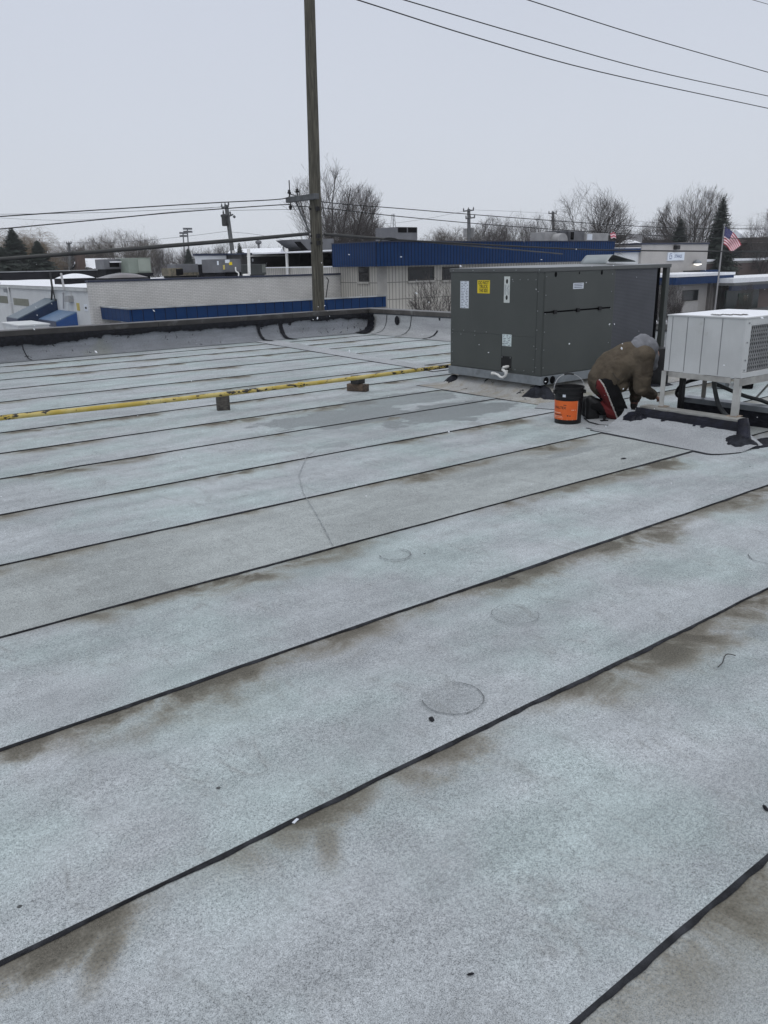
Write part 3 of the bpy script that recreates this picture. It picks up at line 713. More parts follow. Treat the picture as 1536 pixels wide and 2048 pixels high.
for k in range(14):
    q = G(1425 + k * 5.2 + 5 * nz(k, 4), 629 + 4 * nz(k, 1) + .3 * (k % 4), WZ1 + .018); r_ = .012 + .012 * abs(nz(k, 8))
    MB().lathe([(r_ * 1.6, 0), (r_, .004), (.002, .006)], 7, q).build('leaf_litter', pm('wet_leaf', (.035, .03, .028), .7, .3, 20), ac)

RX0, RX1 = 6.50, 6.60
stand = thing('steel_stand', 'off white angle iron frame under the box air conditioner', 'stand', ((WX0 + WX1) / 2, (WY0 + WY1) / 2, .2))
def angle_leg(x, y, sx, sy, z0, z1, mat, wd=.046):
    m = MB(); t = .006
    m.box(x, x + sx * wd, y, y + sy * t, z0, z1); m.box(x, x + sx * t, y + sy * t, y + sy * wd, z0, z1); return m.build('leg', mat, stand)
angle_leg(WX0 - .015, WY0 - .006, 1, 1, .206, WZ0 - .002, M_STEELW, .05); angle_leg(WX0 - .015, WY1 + .01, 1, -1, .206, WZ0 - .002, M_STEELW)
angle_leg(7.29, WY0, 1, 1, .206, WZ0 - .045, M_STEELW); angle_leg(7.29, WY1, 1, -1, .206, WZ0 - .045, pm('weathered_steel', (.19, .18, .165), .6, .2, 9))
m = MB(); m.box(WX0 - .015, WX1, WY0 - .013, WY0 - .0065, WZ0 - .065, WZ0 - .003); m.box(WX0 - .004, WX0 + .004, WY0 + .082, WY1 - .055, WZ0 - .05, WZ0 - .003)
m.box(WX0 + .01, WX1, WY1 + .004, WY1 + .01, WZ0 - .05, WZ0 - .003); m.build('top_frame', pm('frame_steel', (.30, .295, .28), .55, .2, 8), stand)
m = MB()
for x, y, q in ((WX0 + .03, WY0 + .03, .05), (WX0 + .02, WY1 - .02, .04)): MB().box(x - q, x + q, y - q, y + q, .2, .206).build('foot_plate', pm('rusty_foot', (.28, .22, .17), .7, .25, 20), stand)
m = MB(); q = atX(1342, 748, 6.9); b_ = atX(1335, 806, 6.85)
m.box(6.88, 6.935, WY1 - .045, WY1 - .005, .06, WZ0 - .05); m.box(6.70, 7.15, WY1 - .04, WY1, .035, .075); m.build('black_strut', M_BLACK, stand, bevel=.004)

M_RAIL = pm('grey_rail_cap', (.29, .29, .275), .6, .15, 7, dirt=(.16, .15, .13), dirt_amt=.4)
def rail_thing(x0, x1, y0, y1, label, cap, h=.2):
    t = thing('equipment_rail', label, 'support rail', ((x0 + x1) / 2, (y0 + y1) / 2, 0))
    m = MB(); m.box(x0 + .012, x1 - .012, y0, y1, -.02, h - .014); core = m.build('core', M_TARGREY, t)
    m = MB(); m.box(x0, x1, y0 - .01, y1 + .01, h - .014, h); m.box(x0, x0 + .003, y0 - .01, y1 + .01, h - .05, h - .0145); m.box(x1 - .003, x1, y0 - .01, y1 + .01, h - .05, h - .0145)
    m.build('metal_cap', cap, t, bevel=.002); return t
r1 = rail_thing(RX0 + .02, RX1 + .05, 3.53, 4.52, 'front rail under the box air conditioner, its side smeared with black tar', M_RAIL)
r2 = rail_thing(7.24, 7.38, 3.2, 4.55, 'grey metal capped rail behind the tarred one under the box air conditioner', M_GALV)
m = MB(); rows = [[], [], []]                             # flashing sheet that climbs to the front rail, and its mastic
ysr = [3.30 + .04 * k for k in range(36)]
def sheet_edge(y): return 5.955 + .06 * (y - 3.6) + .012 * fbm(y * 2, 4) + .25 * max(0, (3.46 - y) / .16) ** 2
rows = []
for y in ysr:
    e0 = sheet_edge(y); inside = min(1, max(0, (y - 3.30) / .22))
    rows.append([(e0, y, .010), (e0 + .10, y, .013), (6.28, y, .017 + .012 * fbm(y * 3, 1)), (6.40, y, .03 + .03 * inside), (6.48, y, .02 + .075 * inside), (6.515, y, .02 + .11 * inside), (6.521, y, .02 + .13 * inside)])
o = MB().grid(rows).build('flashing_sheet', M_PATCH, r1, smooth=True)
m = MB(); m.grid([[(sheet_edge(y) - .016 - .006 * nz(y * 9), y, .002), (sheet_edge(y) + .002, y, .0115)] for y in ysr]); m.build('lap_edge', M_BEAD, o)
m = MB(); rows = []
for k in range(70):
    y = 3.52 + k * (4.56 - 3.52) / 69; low = .075 + .03 * fbm(y * 5, 2) + .02 * nz(y * 22, 5) - .02 * (y < 3.8)
    rows.append([(RX0 + .017 - .006 * abs(nz(y * 12, 1)), y, .182 + .006 * nz(y * 9, 6)), (RX0 + .002 - .010 * abs(nz(y * 10, 2)), y, .155), (RX0 - .008 - .014 * abs(nz(y * 8, 3)), y, .12), (RX0 - .01 - .01 * abs(nz(y * 15, 3)), y, max(.07, low + .02)), (RX0 - .012 - (.12 - low) * .9, y, max(.045, low - .012))])
m.grid(rows).build('mastic_band', tar_material('fresh_tar', (.0045, .005, .010), .38, .25, (1, .16, 2.6)), r1, smooth=True)
g = G(1478, 893); M_FT = MATS['fresh_tar']
tar_blob(g.x + .03, g.y + .02, .15, .07, r1, 21, M_TARGREY, ecc=(1, 1), z0=.02); g2 = G(1525, 890); tar_blob(g2.x + .1, g2.y, .26, .015, r1, 22, M_TARGREY, ecc=(1.3, .42), rot=-.15, z0=.016)
m = MB(); m.tube([(RX0 + .05, 3.515, .20), (RX0 + .03, 3.49, .15), (RX0 - .0, 3.47, .07), (RX0 - .06, 3.44, .02)], [.045, .05, .06, .08], 10); m.build('mastic_corner', M_FT, r1, smooth=True)
g = G(1262, 853); tar_blob(g.x + .06, g.y - .01, .17, .11, r1, 25, M_FT, ecc=(.75, 1.0), rot=.4, z0=.035); tar_blob(RX0 - .02, 4.50, .10, .10, r1, 26, M_FT, ecc=(.8, 1), z0=.02)
# curled sheet the man kneels on
def patch_poly(pts, name, parent, z=.012, mat=M_PATCH):
    P = [G(a, b) for a, b in pts]; c = sum(P, Vector()) / len(P); m = MB(); n = len(P); R0 = [p.lerp(c, 0) for p in P]
    rows = []
    for fr, zz in ((1.0, z), (.8, z + .004), (.4, z + .005), (.0, z + .005)): rows.append([Vector((c.x + (p.x - c.x) * fr, c.y + (p.y - c.y) * fr, zz)) for p in P + [P[0]]])
    o = m.grid(rows).build(name, mat, parent, smooth=True)
    m = MB(); m.grid([[Vector((c.x + (p.x - c.x) * 1.02, c.y + (p.y - c.y) * 1.02, .0085)) for p in P + [P[0]]], [Vector((p.x, p.y, z + .001)) for p in P + [P[0]]]]); m.build('lap_edge', M_BEAD, o)
    return o
patch_poly([(1168, 838), (1178, 846), (1200, 852), (1225, 854), (1250, 851), (1272, 842), (1290, 828), (1280, 815), (1240, 812), (1200, 820), (1180, 828)], 'roof_patch', bld, .016)
patch_poly([(1172, 858), (1215, 866), (1250, 862), (1262, 850), (1225, 854), (1196, 852)], 'roof_patch', bld, .012)
patch_poly([(1070, 818), (1120, 822), (1160, 812), (1172, 800), (1110, 806), (1080, 808)], 'roof_patch', bld, .012)

# hoses, drum and dark bits behind the pale unit
def hose(pts, r, label, name='hose', mat=M_BLACK, cat='hose', n=10, group=None, sub=6):
    P = [Vector(p) for p in pts]; Q = []
    for i in range(len(P) - 1):                           # Catmull-Rom
        p0, p1_, p2_, p3_ = P[max(i-1, 0)], P[i], P[i+1], P[min(i+2, len(P)-1)]
        for k in range(sub):
            t = k / sub; Q.append(.5 * ((2*p1_) + (p2_-p0)*t + (2*p0-5*p1_+4*p2_-p3_)*t*t + (3*p1_-p0-3*p2_+p3_)*t**3))
    Q.append(P[-1])
    return tag(MB().tube(Q, r, n).build(name, mat, smooth=True), label, cat, group)
hose([atX(1420, 752, 7.0), atX(1400, 757, 7.02), atX(1375, 764, 7.05), atX(1358, 775, 7.08), atX(1353, 788, 7.1), atX(1362, 796, 7.12), G(1372, 800, .14)], .016, 'black hose looping below the box air conditioner beside the black strut')
hose([atX(1427, 750, 6.95), atX(1430, 780, 6.95), atX(1437, 808, 6.9), atX(1450, 828, 6.85), G(1462, 836, .12)], .02, 'grey black conduit dropping straight from the middle of the box air conditioner', 'conduit', pm('grey_conduit', (.05, .053, .055), .6, .2, 12), 'conduit')
hose([atX(1425, 765, 7.15), atX(1455, 778, 7.2), atX(1490, 792, 7.3), atX(1520, 800, 7.4), atX(1536, 806, 7.45), atX(1560, 812, 7.5)], .018, 'thick dark cable running behind the near leg towards the photo edge', 'cable', pm('dark_cable', (.03, .032, .034), .55, .2, 12), 'cable')
hose([G(1478, 845, .03), G(1500, 848, .02), G(1515, 842, .02), G(1530, 832, .06), G(1545, 812, .12), G(1560, 800, .15)], .008, 'thin black wire curving over the roof past the near leg', 'wire', M_BLACK, 'wire')
hose([atX(1508, 800, 8.0), atX(1522, 785, 8.0), atX(1538, 768, 8.0), atX(1550, 760, 8.0)], .011, 'slim grey pipe slanting up behind the near leg', 'pipe', pm('grey_pipe', (.22, .22, .215), .5, .1, 12), 'pipe')
b = G(1313, 770); dr = thing('black_vent_pipe', 'fat black ribbed vent pipe standing beyond the kneeling man', 'vent pipe', (b.x, b.y, 0))
prof = [(.12, 0), (.132, .02), (.134, .10)] + [(.128, .2), (.128, .3)] + [(.125, .455), (.12, .465), (.03, .47)]
MB().lathe(prof, 28, (b.x, b.y, 0)).build('stack', M_BLACK, dr, smooth='auto'); tar_blob(b.x, b.y, .19, .04, dr, 31, M_TARGREY, 'mastic_base')
g = G(1530, 851); t = thing('black_bracket', 'lump of black hardware on the roof at the photo edge past the near leg', 'bracket', (g.x, g.y, 0))
m = MB(); m.obox((g.x, g.y, .05), (.10, .07, .09), .4); m.build('body', M_BLACK, t, bevel=.02); m = MB(); m.tube([(g.x - .05, g.y + .02, .02), (g.x - .09, g.y + .05, .015)], .014, 8); m.build('stub', M_BLACK, t)
g = G(1425, 775)
t = thing('duct_piece', 'dark folded duct piece lying behind the far rail', 'duct', (g.x, g.y, 0))
m = MB(); m.obox((g.x + .35, g.y - .2, .07), (.5, .22, .13), .5); m.build('casing', M_VOID, t, bevel=.02); m = MB(); m.obox((g.x + .0, g.y - .1, .1), (.16, .16, .18), .2); m.build('collar', M_GALV, t, bevel=.01)

# ================================================================ GAS PIPE AND WOODEN BLOCKS
s = NT('flaking_yellow_paint'); v = s.obj()
fl_ = s.step(s.math('MULTIPLY_ADD', s.noise(s.mapped(v, (.35, 1, 1)), 2.2, 2), .55, s.noise(s.mapped(v, (.5, 1, 1)), 17, 4, .65)), .835, .865)
yel = s.mix(s.step(s.noise(v, 5, 4), .35, .7), (.42, .31, .05), (.52, .43, .17))
s.set(s.b.inputs['Base Color'], s.mix(fl_, yel, (.022, .018, .015))); s.b.inputs['Roughness'].default_value = .55; M_GAS = s.m
gp = thing('gas_pipe', 'long yellow gas pipe with flaking paint resting on wooden blocks', 'pipe', (4, 7.3, .2))
ZP = .222
pp = [G(x, y, ZP) for x, y in ((0, 836), (225, 813), (448, 788), (602, 769.5), (712, 756), (806, 744), (905, 731))]
ext = pp[0] + (pp[0] - pp[2]) * 1.6; ext2 = pp[-1] + Vector((1.6, .02, 0))
MB().tube([ext] + pp + [ext2], .0245, 14).build('tube', M_GAS, gp, smooth=True)
c = pp[3]; dv = (pp[4] - pp[3]).normalized()
MB().tube([c - dv * .04, c - dv * .035, c + dv * .035, c + dv * .04], [.028, .032, .032, .028], 14).build('coupling', M_GAS, gp, smooth='auto')
def wood(name, c, dark):
    s = NT(name); v = s.obj(); g = s.noise(s.mapped(v, (1, 1, 1)), 9, 5, .6, 1.2); h = s.noise(s.mapped(v, (6, 60, 60)), 1.2, 4, .6)
    s.set(s.b.inputs['Base Color'], s.scale(s.mix(s.step(g, .4, .65), c, dark), s.step(h, .3, .7, .65, 1.25))); s.b.inputs['Roughness'].default_value = .85; s.bump(h, .5, .006); return s.m
MW1 = wood('weathered_wood', (.085, .078, .07), (.028, .027, .027)); MW2 = wood('brown_wood', (.12, .085, .06), (.05, .038, .032)); MW3 = wood('blackened_wood', (.02, .02, .021), (.01, .01, .011)); MW4 = wood('fresh_end', (.30, .19, .10), (.2, .13, .08))
g = G(452, 822)
m = MB(); m.obox((g.x + .0, g.y + .06, .0975), (.14, .09, .195), R(-18)); tag(m.build('wooden_block', MW1, bevel=.004), 'upright weathered grey wooden block under the pipe, left one', 'block', 'wooden blocks under the gas pipe')
g = G(719, 784)
m = MB(); m.obox((g.x + .02, g.y + .06, .05), (.27, .09, .088), R(-62)); tag(m.build('wooden_block', MW2, bevel=.004), 'flat brown wooden block lying on the roof below a black one', 'block', 'wooden blocks under the gas pipe')
m = MB(); m.obox((g.x + .03, g.y + .07, .146), (.21, .10, .10), R(28), R(5)); tag(m.build('wooden_block', MW3, bevel=.004), 'black wooden block stacked on the brown block, touching the pipe', 'block', 'wooden blocks under the gas pipe')

# ================================================================ BUCKET
b = G(1141, 850); b = Vector((b.x + .075, b.y + .1, 0)); BR = .134
bk = thing('bucket', 'black plastic pail of roofing cement with a bright orange label', 'bucket', (b.x, b.y, 0))
H = .36
prof = [(.118, 0), (.126, .004), (.128, .012), (BR, .25), (.140, .252), (.142, .258), (.140, .264), (.1365, .266), (.1385, .30), (.146, .302), (.148, .308), (.146, .314), (.139, .316), (.141, H - .01), (.147, H - .008), (.147, H), (.138, H), (.136, H - .05), (.132, H - .10), (.0, H - .105)]
prof[-1] = (.002, H - .105)
MB().lathe(prof, 48, b).build('body', M_BLACK, bk, smooth='auto')
m = MB(); m.lathe([(.1315, H - .085), (.12, H - .075), (.06, H - .08), (.002, H - .083)], 40, b); m.build('contents', M_TAR, bk, smooth=True)
tocam = math.atan2(-b.y, -b.x)
def bw(ang, z, rad=0.0): r_ = (.128 + (BR - .128) * z / .25) + .0012 + rad; return (b.x + r_ * math.cos(tocam + ang), b.y + r_ * math.sin(tocam + ang), z)
# label wraps from the left limb to right of centre
a0, a1 = R(-92), R(42); LZ0, LZ1 = .048, .232
s = NT('label_orange'); v = s.obj()
s.set(s.b.inputs['Base Color'], s.mix(s.step(s.noise(v, 7, 3), .3, .7), (.62, .10, .012), (.70, .135, .02))); s.b.inputs['Roughness'].default_value = .45
m = MB(); m.grid([[bw(a0 + (a1 - a0) * j / 24, LZ0 + (LZ1 - LZ0) * k / 3) for j in range(25)] for k in range(4)]); lb = m.build('paper_label', s.m, bk, smooth=True)
def on_label(body, size, ang, z, mat):
    text_mesh(body, size, lambda x, y: bw(ang + x / .132, z + y, .0008)).build('print', mat, lb, fix=False)
on_label('WALTEX', .034, R(-38), .165, M_INKB)
M_LP = pm('label_cream_ink', (.75, .5, .38), .5, .05, 20)
def bars(lst, mat):
    m = MB()
    for (d0, d1, z, h) in lst: m.grid([[bw(R(d0) + (R(d1) - R(d0)) * j / 6, zz, .0009) for j in range(7)] for zz in (z, z + h)])
    m.build('print', mat, lb)
bars([(-20, -8, .190, .006), (-70, -25, .092, .008), (-4, 2, .085, .012), (5, 12, .085, .008)], M_INKB)
bars([(-80, -32, .112, .006), (-75, -25, .079, .004), (-80, -20, .066, .003), (14, 18, .142, .007), (20, 24, .142, .007), (28, 31, .142, .007), (40.5, 42, LZ0, LZ1 - LZ0), (-92, 42, LZ0, .002)], M_LP)
m = MB(); m.grid([[bw(R(-24 + 12 * j / 4), z, .009 - .003) for j in range(5)] for z in (.272, .297)]); m.build('sticker', M_LABEL, bk)
m = MB(); pts = []                                        # wire bail standing half up
ra = Vector((RT.x, RT.y, 0)).normalized(); fa = Vector((FW.x, FW.y, 0)).normalized()
for k in range(21):
    a = math.pi * k / 20; q = b + ra * (.15 * math.cos(a)) + fa * (-.02 + .06 * math.sin(a)); q.z = H - .05 + .165 * math.sin(a) ** .8; pts.append(q)
m.tube(pts, .0028, 6); m.build('bail', pm('bail_wire', (.42, .43, .44), .35, .1, 20, metal=.7), bk, smooth=True)
m = MB(); m.tube(pts[8:13], .008, 8); m.build('grip', M_BLACK, bk, smooth=True)
m = MB()
for sg in (-1, 1): q = b + ra * (.148 * sg) - fa * .02; MB().obox((q.x, q.y, H - .05), (.02, .035, .035), math.atan2(ra.y, ra.x)).build('bail_ear', M_BLACK, bk, bevel=.004)
# small tool beside the knee
g = G(1208, 846); t = thing('putty_tool', 'small black hand tool on the roof below the knee with red stripe', 'tool', (g.x, g.y, .016))
m = MB(); m.obox((g.x, g.y, .024), (.075, .035, .012), -.4); m.build('blade', M_BLACK, t, bevel=.003); m = MB(); m.tube([(g.x, g.y, .028), (g.x + .0, g.y + .0, .075)], [.012, .015], 8); m.build('handle', M_BLACK, t)

# ================================================================ SCRAPS ON THE ROOF
def lump(px, py, rad, seed, ecc, rot, label):
    m = MB(); c = G(px, py, .009); rows = []
    for fr, h in ((0, 1), (.5, .8), (.85, .4), (1, 0)):
        rows.append([Vector((c.x, c.y, .009 + .35 * rad * h)) + Matrix.Rotation(rot, 3, 'Z') @ Vector((rad * fr * ecc[0] * math.cos(j * .52) * (1 + .5 * fr * nz(j * 1.3 % 12, seed)), rad * fr * ecc[1] * math.sin(j * .52) * (1 + .5 * fr * nz(j * 1.7 % 12, seed + 2)), 0)) for j in list(range(12)) + [0]])
    return tag(m.grid(rows).build('tar_lump', M_TAR, smooth=True), label, 'debris')
lump(863, 1438, .014, 1, (.7, 1.2), -.6, 'black tar crumb beside the faint ring mark in mid roof')
lump(1531, 1616, .013, 5, (1.2, .5), .9, 'black tar crumb at the photo edge low on the roof')
lump(941, 1948, .006, 9, (1.5, .6), -.5, 'tiny black crumb low in the foreground sheet')
lump(1247, 917, .02, 4, (1.4, .5), -.3, 'flat black tar crumb on the sheet in front of the tarred rail')
hose([G(1436, 1334, .012), G(1445, 1325, .013), G(1449, 1313, .015), G(1456, 1308, .02), G(1471, 1311, .012)], .0022, 'bent scrap of thin wire lying on the roof', 'wire_scrap', pm('rusty_wire', (.05, .05, .048), .6, .2, 30), 'wire')
hose([G(1003, 1163, .012), G(1006, 1157, .02), G(1016, 1156, .012), G(1030, 1157, .012)], .002, 'tiny wire sliver caught at a roof lap', 'wire_scrap', MATS['rusty_wire'], 'wire')
m = MB(); g = G(591, 1643, .012); m.obox((g.x, g.y, .014), (.024, .008, .002), .45, .1); tag(m.build('paper_scrap', M_LABEL), 'small white paper scrap stuck on a roof lap', 'litter')

# ================================================================ KNEELING MAN
PO = G(1225, 838); PD = (PO - EYEV).dot(FW); PS = F / PD
def L(px, py, b=0.0):
    """point on the man: photo pixel plus distance b (m) beyond his mid plane"""
    a = (px - 1225) / PS * (1 + b * .8 / PD); z = ((838 - py) / PS - .298 * b) / .955
    p = PO + ra * a + fa * b; return Vector((p.x, p.y, max(z, .0)))
def capsule(m, p0, p1, r0, r1=None, n=16, sq=1.0):
    p0, p1 = Vector(p0), Vector(p1); r1 = r0 if r1 is None else r1
    d = p1 - p0; l = d.length; d = d / l if l > 1e-6 else Vector((0, 0, 1)); pts, rs = [], []
    for k in range(6): a = math.pi / 2 * (1 - k / 5); pts.append(p0 - d * r0 * math.sin(a)); rs.append(max(.0008, r0 * math.cos(a)))
    for k in range(6): a = math.pi / 2 * k / 5; pts.append(p1 + d * r1 * math.sin(a)); rs.append(max(.0008, r1 * math.cos(a)))
    return m.tube(pts, rs, n)
def ellipsoid(m, c, r, rot=None, n=18):
    c = Vector(c); vs, fs = [], []
    rot = rot or Matrix.Identity(3)
    for i in range(n // 2 + 1):
        t = math.pi * i / (n // 2)
        for j in range(n):
            f = 2 * math.pi * j / n; vs.append(c + rot @ Vector((r[0] * max(.01, math.sin(t)) * math.cos(f), r[1] * max(.01, math.sin(t)) * math.sin(f), r[2] * math.cos(t))))
    fs = [(i*n+j, i*n+(j+1)%n, (i+1)*n+(j+1)%n, (i+1)*n+j) for i in range(n//2) for j in range(n)] + [tuple(range(n))[::-1], tuple(range(n//2*n, n//2*n+n))]
    return m.add(vs, fs)
def skin_over(m, name, mats, parent, voxel, smooth_n=4, disp=None, pick=None):
    """one continuous surface over the overlapping volumes in m"""
    t = m.build('tmp', mats[0], parent, fix=True)
    r = t.modifiers.new('r', 'REMESH'); r.mode = 'VOXEL'; r.voxel_size = voxel
    q = t.modifiers.new('s', 'SMOOTH'); q.iterations = smooth_n; q.factor = .5
    dg = bpy.context.evaluated_depsgraph_get(); me = bpy.data.meshes.new_from_object(t.evaluated_get(dg)); me.name = name
    om = t.data; bpy.data.objects.remove(t); bpy.data.meshes.remove(om)
    off = OFF[parent.name]
    if disp:
        ns = [v.normal.copy() for v in me.vertices]
        for v, nn in zip(me.vertices, ns): v.co = v.co + nn * disp(v.co + off, nn)
    me.materials.clear()
    for q in mats: me.materials.append(q)
    me.update()
    if pick:
        for p in me.polygons: p.material_index = pick(p.center + off, p.normal)
    me.shade_smooth()
    o = bpy.data.objects.new(name, me); col.objects.link(o); o.parent = parent; OFF[o.name] = off; return o
def loc(p): d = p - PO; return d.dot(ra), d.dot(fa), p.z      # man's own right / away / up
M_SKIN = pm('skin', (.33, .17, .115), .55, .12, 20)
M_JACKET = pm('brown_canvas', (.094, .077, .057), .9, .22, 6, bump=.8, bscale=21, bdist=.018, spec=.15, dirt=(.055, .044, .034), dirt_amt=.5, dscale=3.5)
M_TROUSER = pm('black_cloth', (.008, .008, .009), .9, .3, 9, bump=.2, bscale=160, spec=.12)
M_RED = pm('red_panel_cloth', (.11, .005, .006), .8, .2, 7)
M_PIPING = pm('piping_grey', (.42, .40, .38), .7, .1, 9)
M_HOOD = pm('grey_fleece', (.18, .186, .205), .95, .12, 12, bump=.3, bscale=130, bdist=.002)
man = thing('person', 'kneeling man in brown work jacket, grey hood and black trousers with red side panels', 'person', (PO.x, PO.y, 0))
HR, HL = L(1202, 774, -.10), L(1208, 766, .13)
KR, KL = L(1232, 829, -.10), L(1241, 824, .13); KR.z = KL.z = .075
AR, AL = L(1186, 812, -.05), L(1188, 808, .14)
PEL, MID, CH, UC = L(1206, 762, 0), L(1222, 742, 0), L(1248, 731, 0), L(1264, 724, 0)
SR, SL = L(1268, 727, -.19), L(1280, 730, .17)
ER, EL = L(1265, 786, -.22), L(1276, 778, .12)
WR, WL = L(1297, 798, -.10), L(1268, 805, .03)
HDR, HDL = L(1313, 802, -.05), L(1264, 830, .0)
NK, HD = L(1270, 712, 0), L(1284, 716, -.0)
fd = (ra * -.35 + Vector((0, 0, -.93))).normalized()      # where the face looks
hu = (ra * .93 + Vector((0, 0, -.35))).normalized()       # crown of the head
# body: one continuous surface
m = MB()
capsule(m, PEL, MID, .125, .12); capsule(m, MID, CH, .12, .13); capsule(m, CH, UC, .13, .12)
for a, b, c_ in ((HR, KR, AR), (HL, KL, AL)): capsule(m, PEL, a, .10, .085); capsule(m, a, b, .078, .055); capsule(m, b, c_, .052, .038); capsule(m, c_, c_ - ra * .03 - Vector((0, 0, .06)), .038, .035)
for a, b, c_ in ((SR, ER, WR), (SL, EL, WL)): capsule(m, UC, a, .08, .065); capsule(m, a, b, .05, .042); capsule(m, b, c_, .04, .027)
capsule(m, UC, NK, .075, .06); capsule(m, NK, HD, .058, .065)
rot = Matrix((fd, fa, hu)).transposed()
ellipsoid(m, HD + hu * .015, (.088, .074, .108), rot)
ellipsoid(m, HD + fd * .055 - hu * .055, (.045, .046, .045), rot)                                         # jaw
capsule(m, HD + fd * .082 + hu * .012, HD + fd * .108 - hu * .022, .010, .014, 10)                         # nose
capsule(m, HD + fd * .078 + fa * .035 + hu * .03, HD + fd * .078 - fa * .035 + hu * .03, .012, .012, 10)   # brow
for sg in (-1, 1):
    ellipsoid(m, HD + fd * .077 + fa * .028 * sg + hu * .012, (.012, .014, .010), rot, 10); ellipsoid(m, HD - fd * .005 + fa * .075 * sg, (.022, .012, .032), rot, 10)
capsule(m, HD + fd * .086 + fa * .022 - hu * .048, HD + fd * .086 - fa * .022 - hu * .048, .009, .009, 10)  # mouth
def hand(m, w, h, side, spread, curl, palm=(.042, .016)):
    """palm from the wrist w towards h, four unequal bent fingers and a thumb off the side"""
    d = (h - w).normalized(); up = curl.normalized(); sx = d.cross(up).normalized() * side; up = sx.cross(d).normalized() * side
    k0 = w + d * .085
    capsule(m, w, w + d * .03, .027, .026, 12)
    for i in range(4): capsule(m, w + d * .02 + sx * (.012 * (i - 1.5)), k0 + sx * (.0195 * (i - 1.5)), .014, .0115, 10)
    for i, ln in enumerate((.070, .080, .075, .058)):
        p = k0 + sx * (.0195 * (i - 1.5)); a = .25 + .06 * i; dd = d
        for q, (fr, r_) in enumerate(((.45, .0095), (.32, .0088), (.25, .0078))):
            dd = (dd * math.cos(a) + up * math.sin(a)).normalized(); pn = p + dd * ln * fr + sx * spread * (i - 1.5) * .3
            capsule(m, p, pn, r_ + .0006, r_, 8); p = pn; a = .42
    p = w + d * .028 - sx * .03; q = p + (d * .6 - sx * .7 + up * .25).normalized() * .04; capsule(m, p, q, .0125, .011, 8); capsule(m, q, q + (d * .85 - sx * .1 + up * .45).normalized() * .032, .0105, .009, 8)
hand(m, WR, HDR, 1, .004, Vector((0, 0, -1)) + fa * .2)
skin_over(m, 'body', [M_SKIN], man, .0055, 2)
# gloved left hand planted on the roof
m = MB(); hand(m, WL - Vector((0, 0, .0)), HDL, 1, .006, ra * 1.0)
m2 = m; capsule(m2, WL, WL + (HDL - WL).normalized() * .04, .034, .032, 12)
skin_over(m2, 'glove', [pm('glove_black', (.02, .017, .016), .75, .3, 20)], man, .006, 2, lambda p, n: .003)
m = MB(); capsule(m, EL.lerp(WL, .72), WL + (HDL - WL) * .12, .043, .038, 14)
skin_over(m, 'undersleeve', [pm('undersleeve_brick', (.15, .075, .06), .85, .2, 30)], man, .008, 2)
# jacket
m = MB()
capsule(m, L(1204, 763, 0), L(1221, 743, 0), .168, .180, 20); capsule(m, L(1206, 765, -.06), L(1224, 745, -.06), .135, .145, 20); capsule(m, L(1206, 762, .07), L(1224, 742, .07), .135, .15, 20)
capsule(m, L(1221, 743, 0), L(1249, 728, 0), .184, .182, 20); capsule(m, L(1249, 728, 0), L(1266, 725, 0), .172, .138, 20)
capsule(m, L(1236, 742, -.08), L(1262, 731, -.12), .13, .115, 20); capsule(m, L(1236, 738, .08), L(1268, 730, .12), .13, .115, 20)
capsule(m, L(1262, 731, -.12), SR, .115, .102); capsule(m, L(1268, 730, .12), SL, .11, .10)
capsule(m, SR, ER, .100, .080); capsule(m, ER, WR.lerp(ER, .06), .080, .046); capsule(m, SL, EL, .098, .074); capsule(m, EL, EL.lerp(WL, .8), .072, .048)
capsule(m, L(1203, 774, -.07), L(1234, 777, -.07), .09, .07); capsule(m, L(1208, 770, .08), L(1236, 772, .08), .09, .07)   # skirt of the jacket
def jk(p, n):
    a, b, z = loc(p)
    arm = max(0, min(1, (a - .12) / .06))
    v = .010 * fbm(a * 4 + 3, b * 4, z * 4) + .004 * fbm(a * 11, b * 9, z * 11)
    wv = 1.6 * fbm(a * 5, b * 5, z * 5)
    low = max(0, min(1, (.56 - z) / .2))
    f1 = nz(a * 5 + z * 2 + wv, b * 4, z * 15 + a * 6 + wv); v += arm * (.2 + .8 * low) * (.005 - .013 * math.exp(-(f1 * 6) ** 2))
    wst = math.exp(-((a + .05) / .12) ** 2) * max(0, min(1, (.56 - z) / .2)); f2 = nz(a * 11 - z * 9 + wv, b * 3, z * 3); v += wst * (.004 - .015 * math.exp(-(f2 * 6) ** 2))
    f3 = nz(a * 7 + z * 8 + wv * .7, b * 3, 4); v -= .003 * (1 - arm) * math.exp(-(f3 * 8) ** 2)
    return v
skin_over(m, 'jacket', [M_JACKET], man, .009, 5, jk)
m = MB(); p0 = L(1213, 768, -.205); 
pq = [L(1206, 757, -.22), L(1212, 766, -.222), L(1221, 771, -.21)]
m.tube(pq, .006, 6); m.build('pocket_flap', pm('pocket_shade_cloth', (.05, .042, .033), .9, .1, 9), man)  # pocket edge, its shadow painted in as darker cloth
